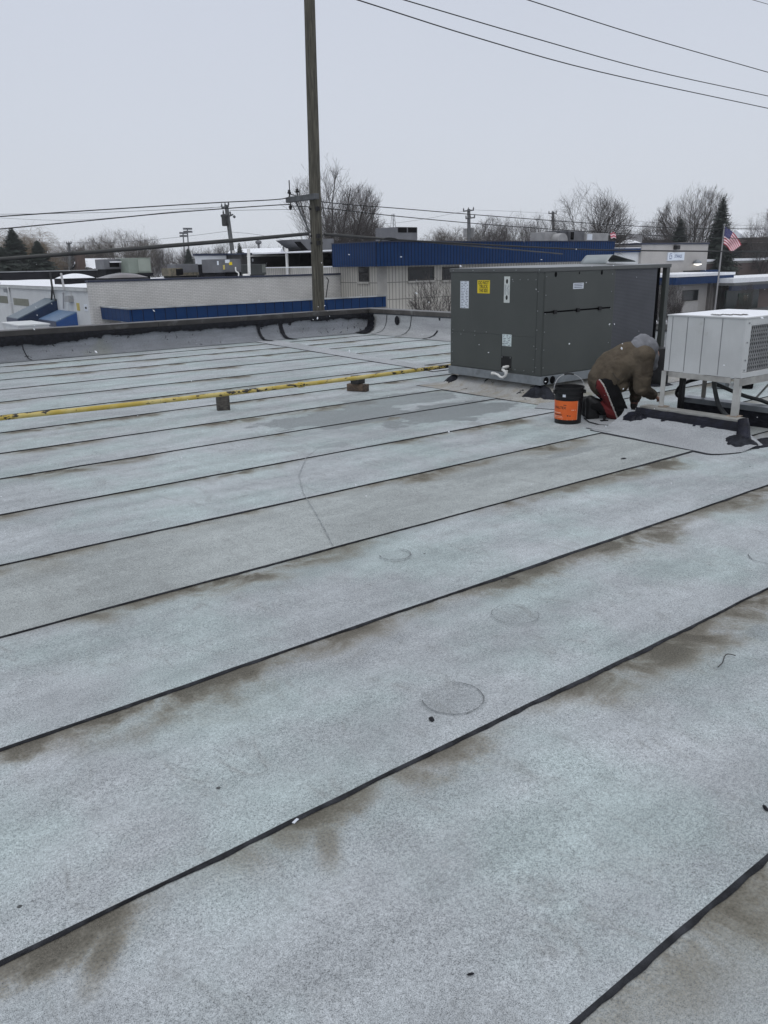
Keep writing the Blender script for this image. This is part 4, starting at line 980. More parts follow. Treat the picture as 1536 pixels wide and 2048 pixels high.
# trousers
m = MB()
capsule(m, L(1205, 770, 0), L(1210, 776, 0), .135, .13); 
for a, b, c_, bb in ((HR, KR, AR, -.1), (HL, KL, AL, .13)): capsule(m, a, b + Vector((0, 0, .012)), .108, .082); capsule(m, b, c_, .078, .06); capsule(m, c_, c_ - ra * .02, .062, .058)
def tr(p, n):
    a, b, z = loc(p); return .005 * fbm(a * 9, b * 9, z * 9) + .006 * (1 - 2 * abs(nz(a * 9, b * 9, z * 26 + a * 14))) * math.exp(-(z / .25) ** 2)
def along_stripe(c):
    q = ((838 - (c.z * .955 + .298 * (c - PO).dot(fa)) * PS)); xx = 1225 + (c - PO).dot(ra) * PS
    t = (q - 783) / 56; mid = 1187 + 28 * t - 4 * math.sin(t * 3.14) * 0; return xx - mid, t
def pk(c, n):
    if (c - PO).dot(fa) > -.02 or n.dot(fa) > -.15: return 0
    d, t = along_stripe(c)
    if -.3 < t < 1.2:
        wd = 6.8 + 1.8 * t
        if -wd * .75 < d < wd: return 1
        if wd <= d < wd + 2.0: return 2
    return 0
skin_over(m, 'trousers', [M_TROUSER, M_RED, M_PIPING], man, .008, 4, tr, pk)
for K, A in ((KR, AR), (KL, AL)):
    m = MB(); toe = A - ra * .035; toe.z = .045; heel = A - ra * .055 + Vector((0, 0, .05))
    capsule(m, A + ra * .02 + Vector((0, 0, .01)), heel, .058, .05); capsule(m, heel, toe - ra * .02, .046, .042); capsule(m, A, toe + ra * .015, .05, .042); capsule(m, toe - ra * .02, toe + ra * .05, .042, .036)
    skin_over(m, 'boot', [M_BLACK], man, .008, 2, lambda p, n: .003 * fbm(p.x * 20, p.y * 20, p.z * 20))
# hood of the sweatshirt drawn over the head
m = MB()
capsule(m, L(1273, 698, 0), L(1289, 722, 0), .094, .088, 24); capsule(m, L(1289, 720, 0), L(1296, 738, 0), .08, .05, 20); capsule(m, L(1263, 706, -.03), L(1268, 704, .06), .085, .085, 20); ellipsoid(m, L(1280, 706, 0), (.11, .12, .115), None, 24)
def hd(p, n):
    a, b, z = loc(p); return .006 * fbm(a * 9, b * 9, z * 9 + 4) + .006 * (1 - 2 * abs(nz(a * 22 + z * 10, b * 6, z * 8)))
hood_o = skin_over(m, 'hood', [M_HOOD], man, .008, 10, hd)
me = hood_o.data; bm = bmesh.new(); bm.from_mesh(me)       # open the hood towards the face
c = HD - PO * 0; face_c = HD + fd * .125 - OFF[man.name]
dele = [f for f in bm.faces if ((f.calc_center_median() - face_c).length < .085 and f.normal.dot(fd) > .25)]
bmesh.ops.delete(bm, geom=dele, context='FACES'); bm.to_mesh(me); bm.free()
sd_ = hood_o.modifiers.new('cloth', 'SOLIDIFY'); sd_.thickness = .012; sd_.offset = -1

# ================================================================ UTILITY POLE AND WIRES
s = NT('weathered_pole'); v = s.obj()
g1 = s.noise(s.mapped(v, (14, 14, .9)), 2.2, 6, .7, .6); g2 = s.noise(s.mapped(v, (9, 9, .25)), 3, 3)
s.set(s.b.inputs['Base Color'], s.scale(s.mix(s.step(g1, .40, .62), (.054, .051, .041), (.112, .105, .083)), s.step(g2, .3, .7, .75, 1.2))); s.b.inputs['Roughness'].default_value = .9; s.bump(g1, .8, .02); M_POLE = s.m
M_ARM = pm('grey_timber', (.085, .09, .095), .8, .25, 6)
PX, PY = 10.505, 16.2
pole = thing('utility_pole', 'tall weathered wooden utility pole rising just beyond the roof edge', 'utility pole', (PX, PY, -4.2))
def pole_at(z): return Vector((PX + (z - .51) * .0158, PY, z))
pts = [pole_at(z) + Vector((.006 * nz(z * .5), .0, 0)) for z in [-4.2 + .6 * k for k in range(27)]]
MB().tube(pts, [.156 - .0022 * k for k in range(27)], 24).build('trunk', M_POLE, pole, smooth='auto')
xa_ = pole_at(3.0).x
A0 = atX(620, 394.5, xa_ - .12); A1 = atX(577, 400.5, xa_ - .12); A0.z = A1.z = (A0.z + A1.z) / 2
m = MB(); m.box(xa_ - .20, xa_ - .09, min(A0.y, PY - .3), A1.y, A1.z - .06, A1.z + .06); m.build('crossarm', M_ARM, pole, bevel=.01)
m = MB(); q = Vector((xa_ - .15, (A1.y + PY) / 2 + .1, A1.z - .07)); m.tube([q, Vector((xa_ - .12, PY + .1, A1.z - .75))], .022, 6); m.build('brace', M_ARM, pole)
for dy, up_ in ((-.10, 1), (-.12, -1), (-.45, 1)):
    m = MB(); zz = A1.z + .06 * up_
    m.lathe([(.012, 0), (.012, .07 * up_), (.04, .075 * up_), (.045, .10 * up_), (.03, .12 * up_), (.035, .14 * up_), (.015, .16 * up_)], 10, (xa_ - .15, A1.y + dy, zz)); m.build('insulator', M_BLACK, pole)
q = A1.z
m = MB(); m.tube([(xa_ - .15, A1.y - .12, q + .05), (xa_ - .15, A1.y - .12, q + .42)], .012, 6); m.build('pin', M_BLACK, pole)
m = MB(); z_ = pole_at(0).z
pz = atY(640, 475, PY).z
for z in (A1.z - .25, pz + .03, pz - .12):
    m = MB(); m.tube([pole_at(z) - Vector((.16, 0, 0)), pole_at(z) + Vector((.16, 0, 0))], .025, 8); m.obox(pole_at(z) + Vector((-.05, -.16, 0)), (.07, .07, .09), 0); m.build('bracket', M_BLACK, pole)
m = MB(); q = [atY(x, y, PY - .17) for x, y in ((653, 555), (657, 560), (654, 580), (652, 595))]; m.tube(q, .012, 6); m.build('ground_wire', M_WIRE, pole)
def wire(pix, Y, r, label, name='power_line', mat=M_WIRE, group='power lines on the wooden pole', pre=None, ext=(0, 2.0)):
    P = [pre] if pre is not None else []
    P += [atY(x, y, Y) for x, y in pix]
    if ext[1]: P.append(P[-1] + (P[-1] - P[-2]).normalized() * ext[1] * 6)
    if ext[0]: P.insert(0, P[0] + (P[0] - P[1]).normalized() * ext[0] * 4)
    return hose(P, r, label, name, mat, 'cable', 6, group, 5)
ya = A1.y - .1
wire([(563, 398), (420, 406), (210, 419), (0, 433)], ya, .012, 'upper wire running off the crossarm end to the left photo edge', pre=Vector((xa_ - .15, ya, A1.z + .13)))
wire([(563, 409.5), (360, 424), (180, 441), (0, 458)], ya, .012, 'lower wire running from under the crossarm to the left photo edge', pre=Vector((xa_ - .15, ya, A1.z - .13)))
wire([(648, 404), (800, 417), (1062, 438), (1320, 454.5), (1536, 458)], ya, .011, 'upper wire running from the pole to the right above the blue fascia', pre=Vector((xa_ - .15, ya, A1.z + .13)))
wire([(648, 416), (800, 433), (1000, 451), (1222, 466), (1340, 472), (1536, 479)], ya, .011, 'lower wire running from the pole to the right just over the blue fascia', pre=Vector((xa_ - .15, ya, A1.z - .13)))
wire([(616, 468.5), (470, 482), (300, 496), (150, 508), (0, 519.5)], PY - .18, .030, 'thick dark telephone cable running from the pole to the left', 'telephone_cable', M_WIRE, None)
wire([(616, 466), (470, 478.5), (300, 492.5), (150, 505), (0, 516.5)], PY - .16, .022, 'grey strand lashed above the thick telephone cable left of the pole', 'telephone_cable', pm('grey_strand', (.07, .072, .07), .6, .2, 3), None)
wire([(648, 469), (720, 475), (860, 483.5), (1060, 494), (1230, 500.5), (1536, 503.5)], PY - .18, .024, 'thick dark telephone cable running from the pole to the right', 'telephone_cable', M_WIRE, None)
wire([(648, 467), (690, 470), (760, 476), (800, 479.5)], PY - .16, .019, 'grey strand lashed above the thick cable right of the pole', 'telephone_cable', MATS['grey_strand'], None, ext=(0, 1))
m = MB()
q = [atY(x, y, PY - .2) for x, y in ((757, 486), (764, 479), (775, 476), (788, 477), (797, 480))]
hose(q, .016, 'slack cable loop hanging on the thick cable over the blue fascia corner', 'cable_loop', M_WIRE, 'cable')
T = pole_at(10.6)
wire([(716, 0), (956, 76), (1201, 144), (1536, 216.6)], PY, .013, 'lowest of the wires sweeping across the sky top right', ext=(1.2, 2))
wire([(809, 0), (1054, 72), (1299, 140), (1536, 192)], PY + .9, .013, 'second wire up of those sweeping across the sky top right', ext=(1.2, 2))
wire([(1056.5, 0), (1288, 73.5), (1536, 144.5)], PY - .4, .012, 'steepest long wire crossing the sky top right', ext=(1.2, 2))
wire([(1503, -1), (1536, 8.5)], PY + .5, .008, 'short bit of wire in the very corner of the sky', ext=(1.2, 2))

# ================================================================ NEIGHBOURS ACROSS THE ALLEY
M_WBRICK = brick('white_brick', (.60, .595, .58), (.55, .545, .53), (.36, .355, .345), w=.21, h=.067, msize=.009)
M_VBRICK = brick('stacked_white_brick', (.54, .52, .475), (.50, .48, .435), (.20, .195, .18), w=.205, h=.8, msize=.02, vertical=True)
M_WPAINT = pm('white_painted_block', (.56, .58, .59), .7, .05, 1.2, dirt=(.42, .43, .42), dirt_amt=.35, dscale=1.2)
M_BLUE = stripes('blue_ribbed_metal', (.006, .033, .112), (.003, .011, .038), 3, .21, .18, rough=.5)
M_BLUE2 = stripes('blue_panel_metal', (.006, .033, .112), (.003, .011, .038), 3, .46, .06, rough=.5)
M_NAVY = pm('navy_trim', (.015, .022, .05), .5, .15, 2)
M_DARKW = pm('black_roofing_wall', (.012, .012, .015), .85, .35, .8, spec=.1)
NYW, NX0, NX1 = 35.0, 11.37, 24.1
zr = atX(177, 576.6, NX0).z; YBW = G(90, 559.3, zr + .02).y
nb = thing('brick_building', 'low white brick building with a blue canopy and snowy roof across the alley', 'building', ((NX0 + NX1) / 2, 41, -4.2))
m = MB(); m.box(NX0, NX1 - .01, NYW, NYW + .3, -4.2, .985); nw = m.build('front_wall', M_WBRICK, nb)
m = MB(); m.box(NX0 - .04, NX1 - .01, NYW - .04, NYW + .34, .985, 1.06); m.build('parapet_cap', M_NAVY, nw)
zr = atX(177, 576.6, NX0).z
m = MB(); m.box(NX0 + .02, NX1 - .01, NYW + .301, YBW, -4.2, zr - .13); sw = m.build('side_wall', M_WPAINT, nb)
m = MB(); m.box(NX0 - .06, NX0 + .16, NYW + .302, YBW, zr - .13, zr - .0); m.build('gutter', pm('pale_gutter', (.45, .47, .47), .6, .1, 3), nb)
m = MB(); rows = []
for i in range(30):
    x = NX0 - .03 + (NX1 - NX0) * i / 29; rows.append([(x, NYW + .32 + (YBW - NYW - .3) * j / 24, zr + .02 + .05 * max(0, fbm(x * .5, j * .6) + .4) * (i > 0)) for j in range(25)])
m.grid(rows).build('snowy_roof', M_SNOW, nb, smooth=True)
m = MB(); q0 = atY(0, 543.4, YBW); m.box(NX0 - 6, NX1, YBW, YBW + .4, -4.2, q0.z - .06); rw = m.build('rear_parapet', M_DARKW, nb)
m = MB(); m.box(NX0 - 6, NX1, YBW - .06, YBW + .45, q0.z - .06, q0.z); m.build('coping', pm('dusty_coping', (.25, .26, .27), .6, .2, 3), rw)
# canopy along the front
cx0 = atY(201, 616, NYW).x; CY = 31.72; cx1 = atY(772, 600, CY).x; cz1 = -.03; cz0 = -.52
m = MB(); m.box(cx0, cx0 + .12, CY + .13, NYW - .002, cz0, cz1 - .001); m.box(cx0, cx1, CY, CY + .12, cz0, cz1); m.box(cx1 - .1, cx1, CY + .121, CY + .9, cz0, cz1)
can = m.build('canopy_fascia', M_BLUE2, nb)
m = MB(); m.box(cx0 + .13, cx1 - .11, CY + .13, NYW - .003, cz1 - .22, cz1 - .10); m.build('canopy_deck', pm('canopy_deck_grey', (.2, .2, .2), .8, .3, 1), nb)
m = MB(); m.box(cx0 - .03, cx1 + .02, CY - .04, CY + .17, cz1 + .001, cz1 + .05); m.build('canopy_cap', pm('pale_metal_cap', (.36, .38, .39), .5, .3, 1.5), can)
m = MB(); m.box(cx0 - .03, cx0 + .16, CY + .171, NYW - .003, cz1 + .001, cz1 + .05); m.build('canopy_cap', MATS['pale_metal_cap'], can)
# side wall features
def on_side(px0, py0, px1, py1, d0, d1, name, mat, parent):
    a = atX(px0, py0, NX0); b = atX(px1, py1, NX0); m = MB(); m.box(NX0 + .02 - d1, NX0 + .02 - d0, a.y, b.y, a.z, b.z); return m.build(name, mat, parent)
M_OLIVE = pm('olive_window_film', (.17, .175, .135), .4, .12, 1.5)
for (a, b, c_, d) in ((-6, 591, 16, 607), (25.5, 596, 58, 613)): on_side(a, b, c_, d, -.02, .012, 'window', M_OLIVE, sw)
m = MB(); m.tube([atX(15.5, 574, NX0 - .06), atX(20, 598, NX0 - .06), atX(26, 640, NX0 - .06)], .05, 8); m.build('downspout', M_WPAINT, sw)
m = MB(); q = atX(16, 581, NX0); m.box(NX0 - .15, NX0 + .018, q.y - .35, q.y + .35, q.z - .1, q.z + .1); m.build('downspout_head', M_GALV, sw)
on_side(136, 591, 147, 604, .0, .22, 'meter_box', pm('meter_grey', (.30, .31, .32), .5, .1, 9), sw)
l = on_side(152, 606, 159.5, 621.5, .0, .014, 'yellow_notice', pm('faded_yellow', (.45, .37, .10), .6, .15, 6), sw)
l = on_side(167, 608.5, 175.5, 622.5, .0, .014, 'white_notice', M_LABEL, sw)
on_side(169.5, 613.5, 173.5, 618, .0141, .018, 'notice_mark', M_INKB, l)
m = MB(); m.tube([atX(122, 546.5, NX0 - .08), atX(128.5, 580, NX0 - .08)], .05, 8); m.tube([atX(126.5, 585, NX0 - .06), atX(127, 617, NX0 - .06)], .035, 8); m.build('service_mast', pm('mast_grey', (.38, .38, .39), .5, .1, 5), sw)
m = MB(); m.tube([atX(100, 545, NX0 - .09), atX(104.5, 575, NX0 - .09), atX(103, 600, NX0 - .09)], .045, 8); m.tube([atX(104.5, 575, NX0 - .09), atX(111, 602, NX0 - .09)], .03, 8); m.build('service_mast', M_WIRE, sw)
# blue metal awnings over the side doors
def awning(pix, mat_t, mat_s, label):
    (bl, br, fl, fr, frb, brb) = pix
    B1 = atX(*br, NX0); B0 = atX(*bl, NX0); Yr = B1.y; Yl = B0.y
    Fr = atY(*fr, Yr); Xf = Fr.x; Frb = atY(*frb, Yr); Brb = atX(*brb, NX0)
    zt = (B1.z + B0.z) / 2
    t = thing('door_awning', label, 'awning', ((Xf + NX0) / 2, (Yr + Yl) / 2, Frb.z))
    x1 = NX0 + .018
    m = MB(); m.add([(x1, Yr, zt), (x1, Yl, zt), (Xf, Yl, Fr.z), (Xf, Yr, Fr.z), (x1, Yr, zt - .05), (x1, Yl, zt - .05), (Xf, Yl, Fr.z - .05), (Xf, Yr, Fr.z - .05)], [(0, 1, 2, 3), (7, 6, 5, 4), (0, 3, 7, 4), (1, 5, 6, 2), (0, 4, 5, 1), (3, 2, 6, 7)]); m.build('roof_panel', mat_t, t)
    m = MB()
    for y in (Yr, Yl): MB().prism([(x1, y, zt - .051), (Xf, y, Fr.z - .051), (Xf, y, Frb.z), (x1, y, Brb.z)], (0, .04 if y == Yr else -.04, 0)).build('side_panel', mat_s, t)
    m = MB(); m.box(Xf - .03, Xf - .001, Yr, Yl, Frb.z, Fr.z - .02); m.build('valance', pm('awning_valance', (.06, .075, .12), .5, .15, 2), t)
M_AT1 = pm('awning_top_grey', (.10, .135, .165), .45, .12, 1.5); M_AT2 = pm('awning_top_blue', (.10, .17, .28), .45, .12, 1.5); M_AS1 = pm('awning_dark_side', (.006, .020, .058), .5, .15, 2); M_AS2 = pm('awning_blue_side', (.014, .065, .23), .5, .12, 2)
awning(((88.5, 594.7), (112.6, 599), (15, 633), (35, 637), (37, 657), (116, 640)), M_AT1, M_AS1, 'larger dark blue metal door awning on the white side wall')
awning(((115, 618.8), (152.3, 624), (76, 635.7), (112, 642.5), (112.8, 654), (156, 653)), M_AT2, M_AS2, 'smaller bright blue metal door awning on the white side wall')
a = atY(38, 653, 33); b = atY(98, 648.5, 33)
m = MB(); m.box(a.x, b.x, 33, 35.6, -4.2, a.z); m.build('body', M_WPAINT, (t := thing('storage_box', 'flat topped white box below the dark awning, cut off by the roof edge', 'storage box', ((a.x + b.x) / 2, 34, -4.2))))
m = MB(); m.box(a.x - .04, b.x + .04, 32.96, 35.64, a.z, a.z + .05); m.build('lid', M_WPAINT, t)

# skylights and roof equipment on the low building
def skylight(px0, px1, pyb, pyt, Y, label, grey):
    a = atY(px0, pyb, Y); b = atY(px1, pyb, Y); t = atY((px0 + px1) / 2, pyt, Y); c = (a + b) / 2; rx = (b.x - a.x) / 2
    o = thing('skylight', label, 'skylight', (c.x, Y, a.z), 'domed skylights on the snowy roof')
    zz = a.z
    m = MB(); m.box(a.x, b.x, Y - .75, Y + .75, zr - .02, zz + .06); m.build('curb', M_DARKW, o)
    h = t.z - zz - .06; rows = []; rows2 = []
    for i in range(17):
        u = -1 + i / 8; rows.append([(c.x + rx * u, Y + .75 * v, zz + .06 + h * (1 - u * u) ** .8 * (1 - v * v) ** .5) for v in [-1 + j / 6 for j in range(13)]])
    m = MB(); m.grid(rows); m.build('dome', grey, o, smooth=True)
    if grey is not M_SNOW:
        m = MB(); m.grid([[Vector(q) + Vector((0, 0, .012)) for q in r[5:]] for r in rows[6:]]); m.build('snow_cap', M_SNOW, o, smooth=True)
skylight(117, 183, 559.5, 547, 44.5, 'domed skylight fully covered in snow on the low roof', M_SNOW)
skylight(203, 287, 559, 546, 39.5, 'domed skylight half cleared of snow, showing grey, on the low roof', pm('skylight_grey', (.15, .14, .145), .35, .1, 2))
def fbox(px0, py0, px1, py1, Y, dep):
    a = atY(px0, (py0 + py1) / 2, Y); b = atY(px1, (py0 + py1) / 2, Y); z1 = atY((px0 + px1) / 2, py0, Y).z; z0 = atY((px0 + px1) / 2, py1, Y).z
    return (a.x, b.x, Y, Y + dep, z0, z1)
def unit(name, label, cat, px, Y, dep, mat, extra=(), drop=.5, bevel=.03, group=None):
    x0, x1, y0, y1, z0, z1 = fbox(*px, Y, dep)
    t = thing(name, label, cat, ((x0 + x1) / 2, (y0 + y1) / 2, z0 - drop), group)
    m = MB(); m.box(x0, x1, y0, y1, z0, z1); m.build('cabinet', mat, t, bevel=bevel)
    if drop: m = MB(); m.box(x0 + .08, x1 - .08, y0 + .08, y1 - .08, z0 - drop, z0 - .001); m.build('base', M_DARKW, t)
    for i, (nm, p, mt, d) in enumerate(extra):
        q = fbox(*p, Y, .0); m = MB(); m.box(q[0], q[1], Y - d, Y - .002, q[4], q[5]); m.build(nm, mt, t)
    return t
M_GREENU = pm('green_grey_unit', (.18, .21, .18), .5, .12, 1.5); M_GREENL = pm('green_grey_panel', (.24, .27, .235), .5, .08, 1.5); M_GU = pm('mid_grey_unit', (.105, .108, .118), .55, .15, 1.5); M_GU2 = pm('pale_grey_unit', (.27, .27, .275), .55, .15, 1.5)
M_COPPER = pm('corroded_coil', (.12, .105, .075), .8, .4, 7, dirt=(.02, .02, .02), dirt_amt=.7, dscale=6)
unit('roof_unit', 'pale green grey rooftop unit in front of the far snowy house', 'air conditioner', (257, 515.5, 302, 547, ), 46.4, 2.0, M_GREENU, [('side_panel', (276, 518, 300, 543), M_GREENL, .03), ('skid', (276, 546, 306, 552), M_DARKW, .1)], drop=.3)
unit('roof_unit', 'dark hooded roof unit left of the pale green one', 'air conditioner', (208, 518, 255, 538), 47.6, 1.5, M_GU, [('intake', (219, 524, 238, 534), M_VOID, .03), ('hood', (219, 523, 238, 525), M_SNOW, .4)], drop=.8)
unit('condensing_unit', 'stripped rusty condensing unit on the low roof with its coil exposed', 'air conditioner', (337, 536, 366, 552), 40.5, .9, M_COPPER, [('coil_opening', (352, 538, 366, 550), M_VOID, .03)], drop=.1)
unit('roof_unit', 'plain mid grey unit behind the rusty condensing unit', 'air conditioner', (352, 528, 397, 551), 42.5, 1.2, M_GU, [('valve_tray', (362, 545, 396, 551), M_COPPER, .12)], drop=.2)
unit('roof_unit', 'grey unit with yellow tags and white stickers on the low roof', 'air conditioner', (427, 518, 482, 545), 40.2, 1.4, M_GU, [('sticker', (450, 519.5, 459, 526), M_LABEL, .02), ('tag', (458, 524, 464, 530), M_YELLOW, .02), ('tag', (446, 530, 449.5, 539), MATS['faded_yellow'], .02), ('sticker', (434, 522, 437, 530), M_LABEL, .02), ('skid', (450, 544.5, 480, 551), M_VOID, .15)], drop=.2)
unit('roof_unit', 'low dark cabinet right of the grey unit with yellow tags', 'air conditioner', (502, 528, 532, 550), 40.4, 1.2, pm('dark_cabinet', (.032, .036, .036), .6, .2, 2), [('side_panel', (524, 529, 531, 545), pm('worn_panel', (.13, .14, .13), .6, .2, 3), .02)], drop=.2)
def vent(pix, r, label, Y=40.0):
    P = [atY(x, y, Y) for x, y in pix]; o = MB().tube(P, r, 10).build('vent_pipe', M_PVC, smooth='auto'); return tag(o, label, 'vent pipe', 'white vent pipes on the low roof')
vent([(497, 498), (498.5, 549)], .085, 'white vent pipe between the grey unit and the low dark cabinet', 39.9)
vent([(573, 497), (575.5, 549)], .085, 'white vent pipe just left of the wooden pole against the black wall')
vent([(467, 501), (469, 515)], .10, 'short white vent pipe above the grey unit with yellow tags', 44.8)
o = hose([atY(x, y, 39.8) for x, y in ((471, 534), (472, 542), (477, 546), (477, 552))], .035, 'bent white drain pipe at the corner of the tagged grey unit', 'drain_pipe', M_PVC, 'pipe')
o = hose([atY(x, y, 39.7) for x, y in ((486, 550.5), (499, 550))], .07, 'short white pipe lying at the foot of a vent pipe', 'vent_elbow', M_PVC, 'pipe', sub=2)
# black raised wall with snow smears, and the white fascia behind it
s = NT('black_wall_snow'); v = s.obj(); n_ = s.noise(s.mapped(v, (1.6, 1, 1.1)), 1.1, 5, .6, .8)
s.set(s.b.inputs['Base Color'], s.mix(s.step(n_, .66, .70), s.mix(s.step(s.noise(v, .7, 3), .4, .6), (.012, .013, .016), (.026, .025, .026)), (.62, .65, .7))); s.b.inputs['Roughness'].default_value = .7
x0, x1, y0, y1, z0, z1 = fbox(484, 508, 672, 552, 43.6, .5)
rb = thing('raised_roof_section', 'black sided raised roof section with smears of snow behind the white vent pipes', 'roof section', ((x0 + 26) / 2, 45, zr))
m = MB(); m.box(x0, x1, 43.6, 47.9, zr - .1, z1); m.build('wall', s.m, rb)
m = MB(); m.box(x0 - .05, x1, 43.5, 48.0, z1, z1 + .09); m.build('coping', M_NAVY, rb)
q = fbox(493, 510.5, 599, 512.5, 43.6, 0); m = MB(); m.box(q[0], q[1], 43.4, 43.598, q[4], q[5]); m.build('conduit', M_PVC, rb)
m = MB(); rows = []
for i in range(20):
    x = x0 + (x1 - x0 - .2) * i / 19; rows.append([(x, 43.55 - .9 * t, zr + .05 + (.12 + .5 * max(0, fbm(x * .55, 2) + .1)) * (1 - t) ** 1.5) for t in (0, .3, .6, 1)])
m.grid(rows).build('snow_drift', M_SNOW, rb, smooth=True)
x0, x1, y0, y1, z0, z1 = fbox(393, 511, 482, 528, 45.5, 1.5)
wf = thing('white_roof_screen', 'white panel screen standing on the low roof behind the grey units', 'screen', ((x0 + x1) / 2, 46, zr))
m = MB(); m.box(x0, x1, 45.5, 45.7, z0, z1); m.build('panel', pm('screen_white', (.50, .52, .55), .6, .06, 2), wf); m = MB(); m.box(x0 - .1, x1 + .1, 45.45, 45.75, z1, z1 + .12); m.build('cap', M_NAVY, wf); m = MB(); m.box(x0 + .1, x1 - .1, 45.55, 45.65, zr - .05, z0 - .001); m.build('skirt', M_DARKW, wf)
x0, x1, y0, y1, z0, z1 = fbox(583, 479, 668, 500, 42.0, 1.8)
hx = thing('exhaust_hood', 'dark slanted exhaust hood on the roof behind the wooden pole', 'exhaust hood', ((x0 + x1) / 2, 42.9, z0 - .4))
m = MB(); m.prism([(x0, 42, z1), (x0 + .62 * (x1 - x0) * .5, 42, z0), (x1, 42, z0), (x1, 42, z1 + .05)], (0, 1.8, 0)); m.build('casing', M_GU, hx, bevel=.02)
m = MB(); m.box(x0 + .6, x1 - .1, 42.1, 43.7, z0 - 1.2, z0 - .001); m.build('base', M_DARKW, hx)
m = MB(); q = [atY(x, y, 41.95) for x, y in ((588, 484), (603, 500), (616, 500), (600, 483))]; m.prism(q, (0, -.03, 0)); m.build('louvre', M_VOID, hx)

# two-storey block with the deep blue fascia
TB0, TF, TZ0, TZ1 = 24.1, 31.83, 1.36, 2.45
fx0 = atY(752, 510, 31.3).x; fy1 = atX(664, 510, fx0).y; fx1 = atY(1229, 500, 31.3).x
tb = thing('two_storey_building', 'white brick two storey building with a deep royal blue ribbed fascia', 'building', (33, 40, -4.2))
m = MB(); m.box(TB0, fx1 - .5, TF, 47.5, -4.2, TZ0 + .05); tw = m.build('wall', M_VBRICK, tb)
m = MB(); m.box(fx0, fx1, 31.3, 31.45, TZ0, TZ1); m.box(fx0, fx0 + .15, 31.451, fy1, TZ0, TZ1); m.box(fx1 - .15, fx1, 31.451, 47, TZ0, TZ1); m.build('fascia', M_BLUE, tb)
m = MB(); m.box(fx0 + .151, fx1 - .151, 31.451, 47.4, TZ0 + .0, TZ0 + .04); m.box(fx0 + .151, fx1 - .151, 31.451, 47.4, TZ1 - .32, TZ1 - .25); m.build('roof', M_SNOW, tb)
m = MB(); m.box(fx0 - .03, fx1 + .03, 31.26, 31.49, TZ1 + .001, TZ1 + .04); m.box(fx0 - .03, fx0 + .19, 31.491, fy1, TZ1 + .001, TZ1 + .04); m.build('fascia_cap', M_NAVY, tb)
M_FRAME = pm('dark_window_frame', (.03, .028, .026), .5, .2, 5)
def win_y(px0, py0, px1, py1, Y, parent, rec=.12):
    q = fbox(px0, py0, px1, py1, Y, 0); m = MB(); f_ = .07
    m.box(q[0], q[1], Y - .03, Y + .001, q[5] - f_, q[5]); m.box(q[0], q[1], Y - .03, Y + .001, q[4], q[4] + f_); m.box(q[0], q[0] + f_, Y - .03, Y + .001, q[4] + f_, q[5] - f_); m.box(q[1] - f_, q[1], Y - .03, Y + .001, q[4] + f_, q[5] - f_)
    o = m.build('window', M_FRAME, parent); m = MB(); m.box(q[0] + f_, q[1] - f_, Y - .012, Y - .001, q[4] + f_, q[5] - f_); m.build('pane', M_GLASS, o)
    m = MB(); m.box(q[0] - .05, q[1] + .05, Y - .10, Y, q[4] - .08, q[4] - .001); m.build('sill', pm('stone_sill', (.42, .41, .38), .7, .1, 4), o)
win_y(816, 533.5, 868, 561, TF, tw); win_y(884, 533.5, 918, 560, TF, tw)
a = atX(717.5, 534, TB0); b = atX(738.5, 563.5, TB0); m = MB(); m.box(TB0 - .03, TB0 + .001, b.y, a.y, b.z, a.z); o = m.build('window', M_FRAME, tw)
m = MB(); m.box(TB0 - .04, TB0 - .0301, b.y + .06, a.y - .06, b.z + .06, a.z - .5 * (a.z - b.z)); m.box(TB0 - .04, TB0 - .0301, b.y + .06, a.y - .06, b.z + .56 * (a.z - b.z), a.z - .06); m.build('pane', M_GLASS, o)
m = MB(); m.box(TB0 - .1, TB0 + .001, b.y - .05, a.y + .05, b.z - .09, b.z - .001); m.build('sill', MATS['stone_sill'], o)
m = MB(); m.box(TB0 - .06, TB0 + .5, TF - .06, TF + .0, -4.2, TZ0 + .04); m.build('corner_pilaster', pm('pilaster_grey', (.34, .33, .31), .8, .1, 2), tw)
unit('roof_unit', 'dark box shaped roof unit with two square intakes above the blue fascia', 'air conditioner', (794, 454, 835, 480), 37.0, 2.0, M_GU, [('intake', (796, 455, 813, 465), M_VOID, .03), ('intake', (816, 455, 833, 465), M_VOID, .03)], drop=.9)
t = unit('exhaust_fan', 'pale scroll shaped exhaust fan on the roof behind the blue fascia', 'exhaust fan', (1090, 464, 1113, 482), 40, 1.4, M_GU2, drop=.6)
q = fbox(1101, 466, 1125, 482, 39.9, 0); cx_ = (q[0] + q[1]) / 2; r_ = (q[5] - q[4]) * .95
m = MB(); m.tube([(cx_, 39.3, q[4]), (cx_, 39.98, q[4])], r_, 24); m.build('scroll', M_GU2, t, smooth='auto')
unit('roof_unit', 'dark grey roof unit beside the pale exhaust fan', 'air conditioner', (1119, 461, 1138, 482), 40.6, 1.4, pm('slate_unit', (.06, .062, .07), .6, .2, 1.5), drop=.6)
unit('roof_unit', 'ribbed mid grey roof unit second right of the exhaust fan', 'air conditioner', (1140, 462, 1170, 482), 40.4, 1.6, M_GU, [('hood', (1141, 464, 1147, 479), M_VOID, .05)], drop=.6)
unit('roof_unit', 'long pale grey roof unit at the right end above the blue fascia', 'air conditioner', (1172, 466.5, 1217, 482), 40.2, 1.6, M_GU2, [('service_panel', (1174, 468, 1184, 480), M_LABEL, .03)], drop=.6)

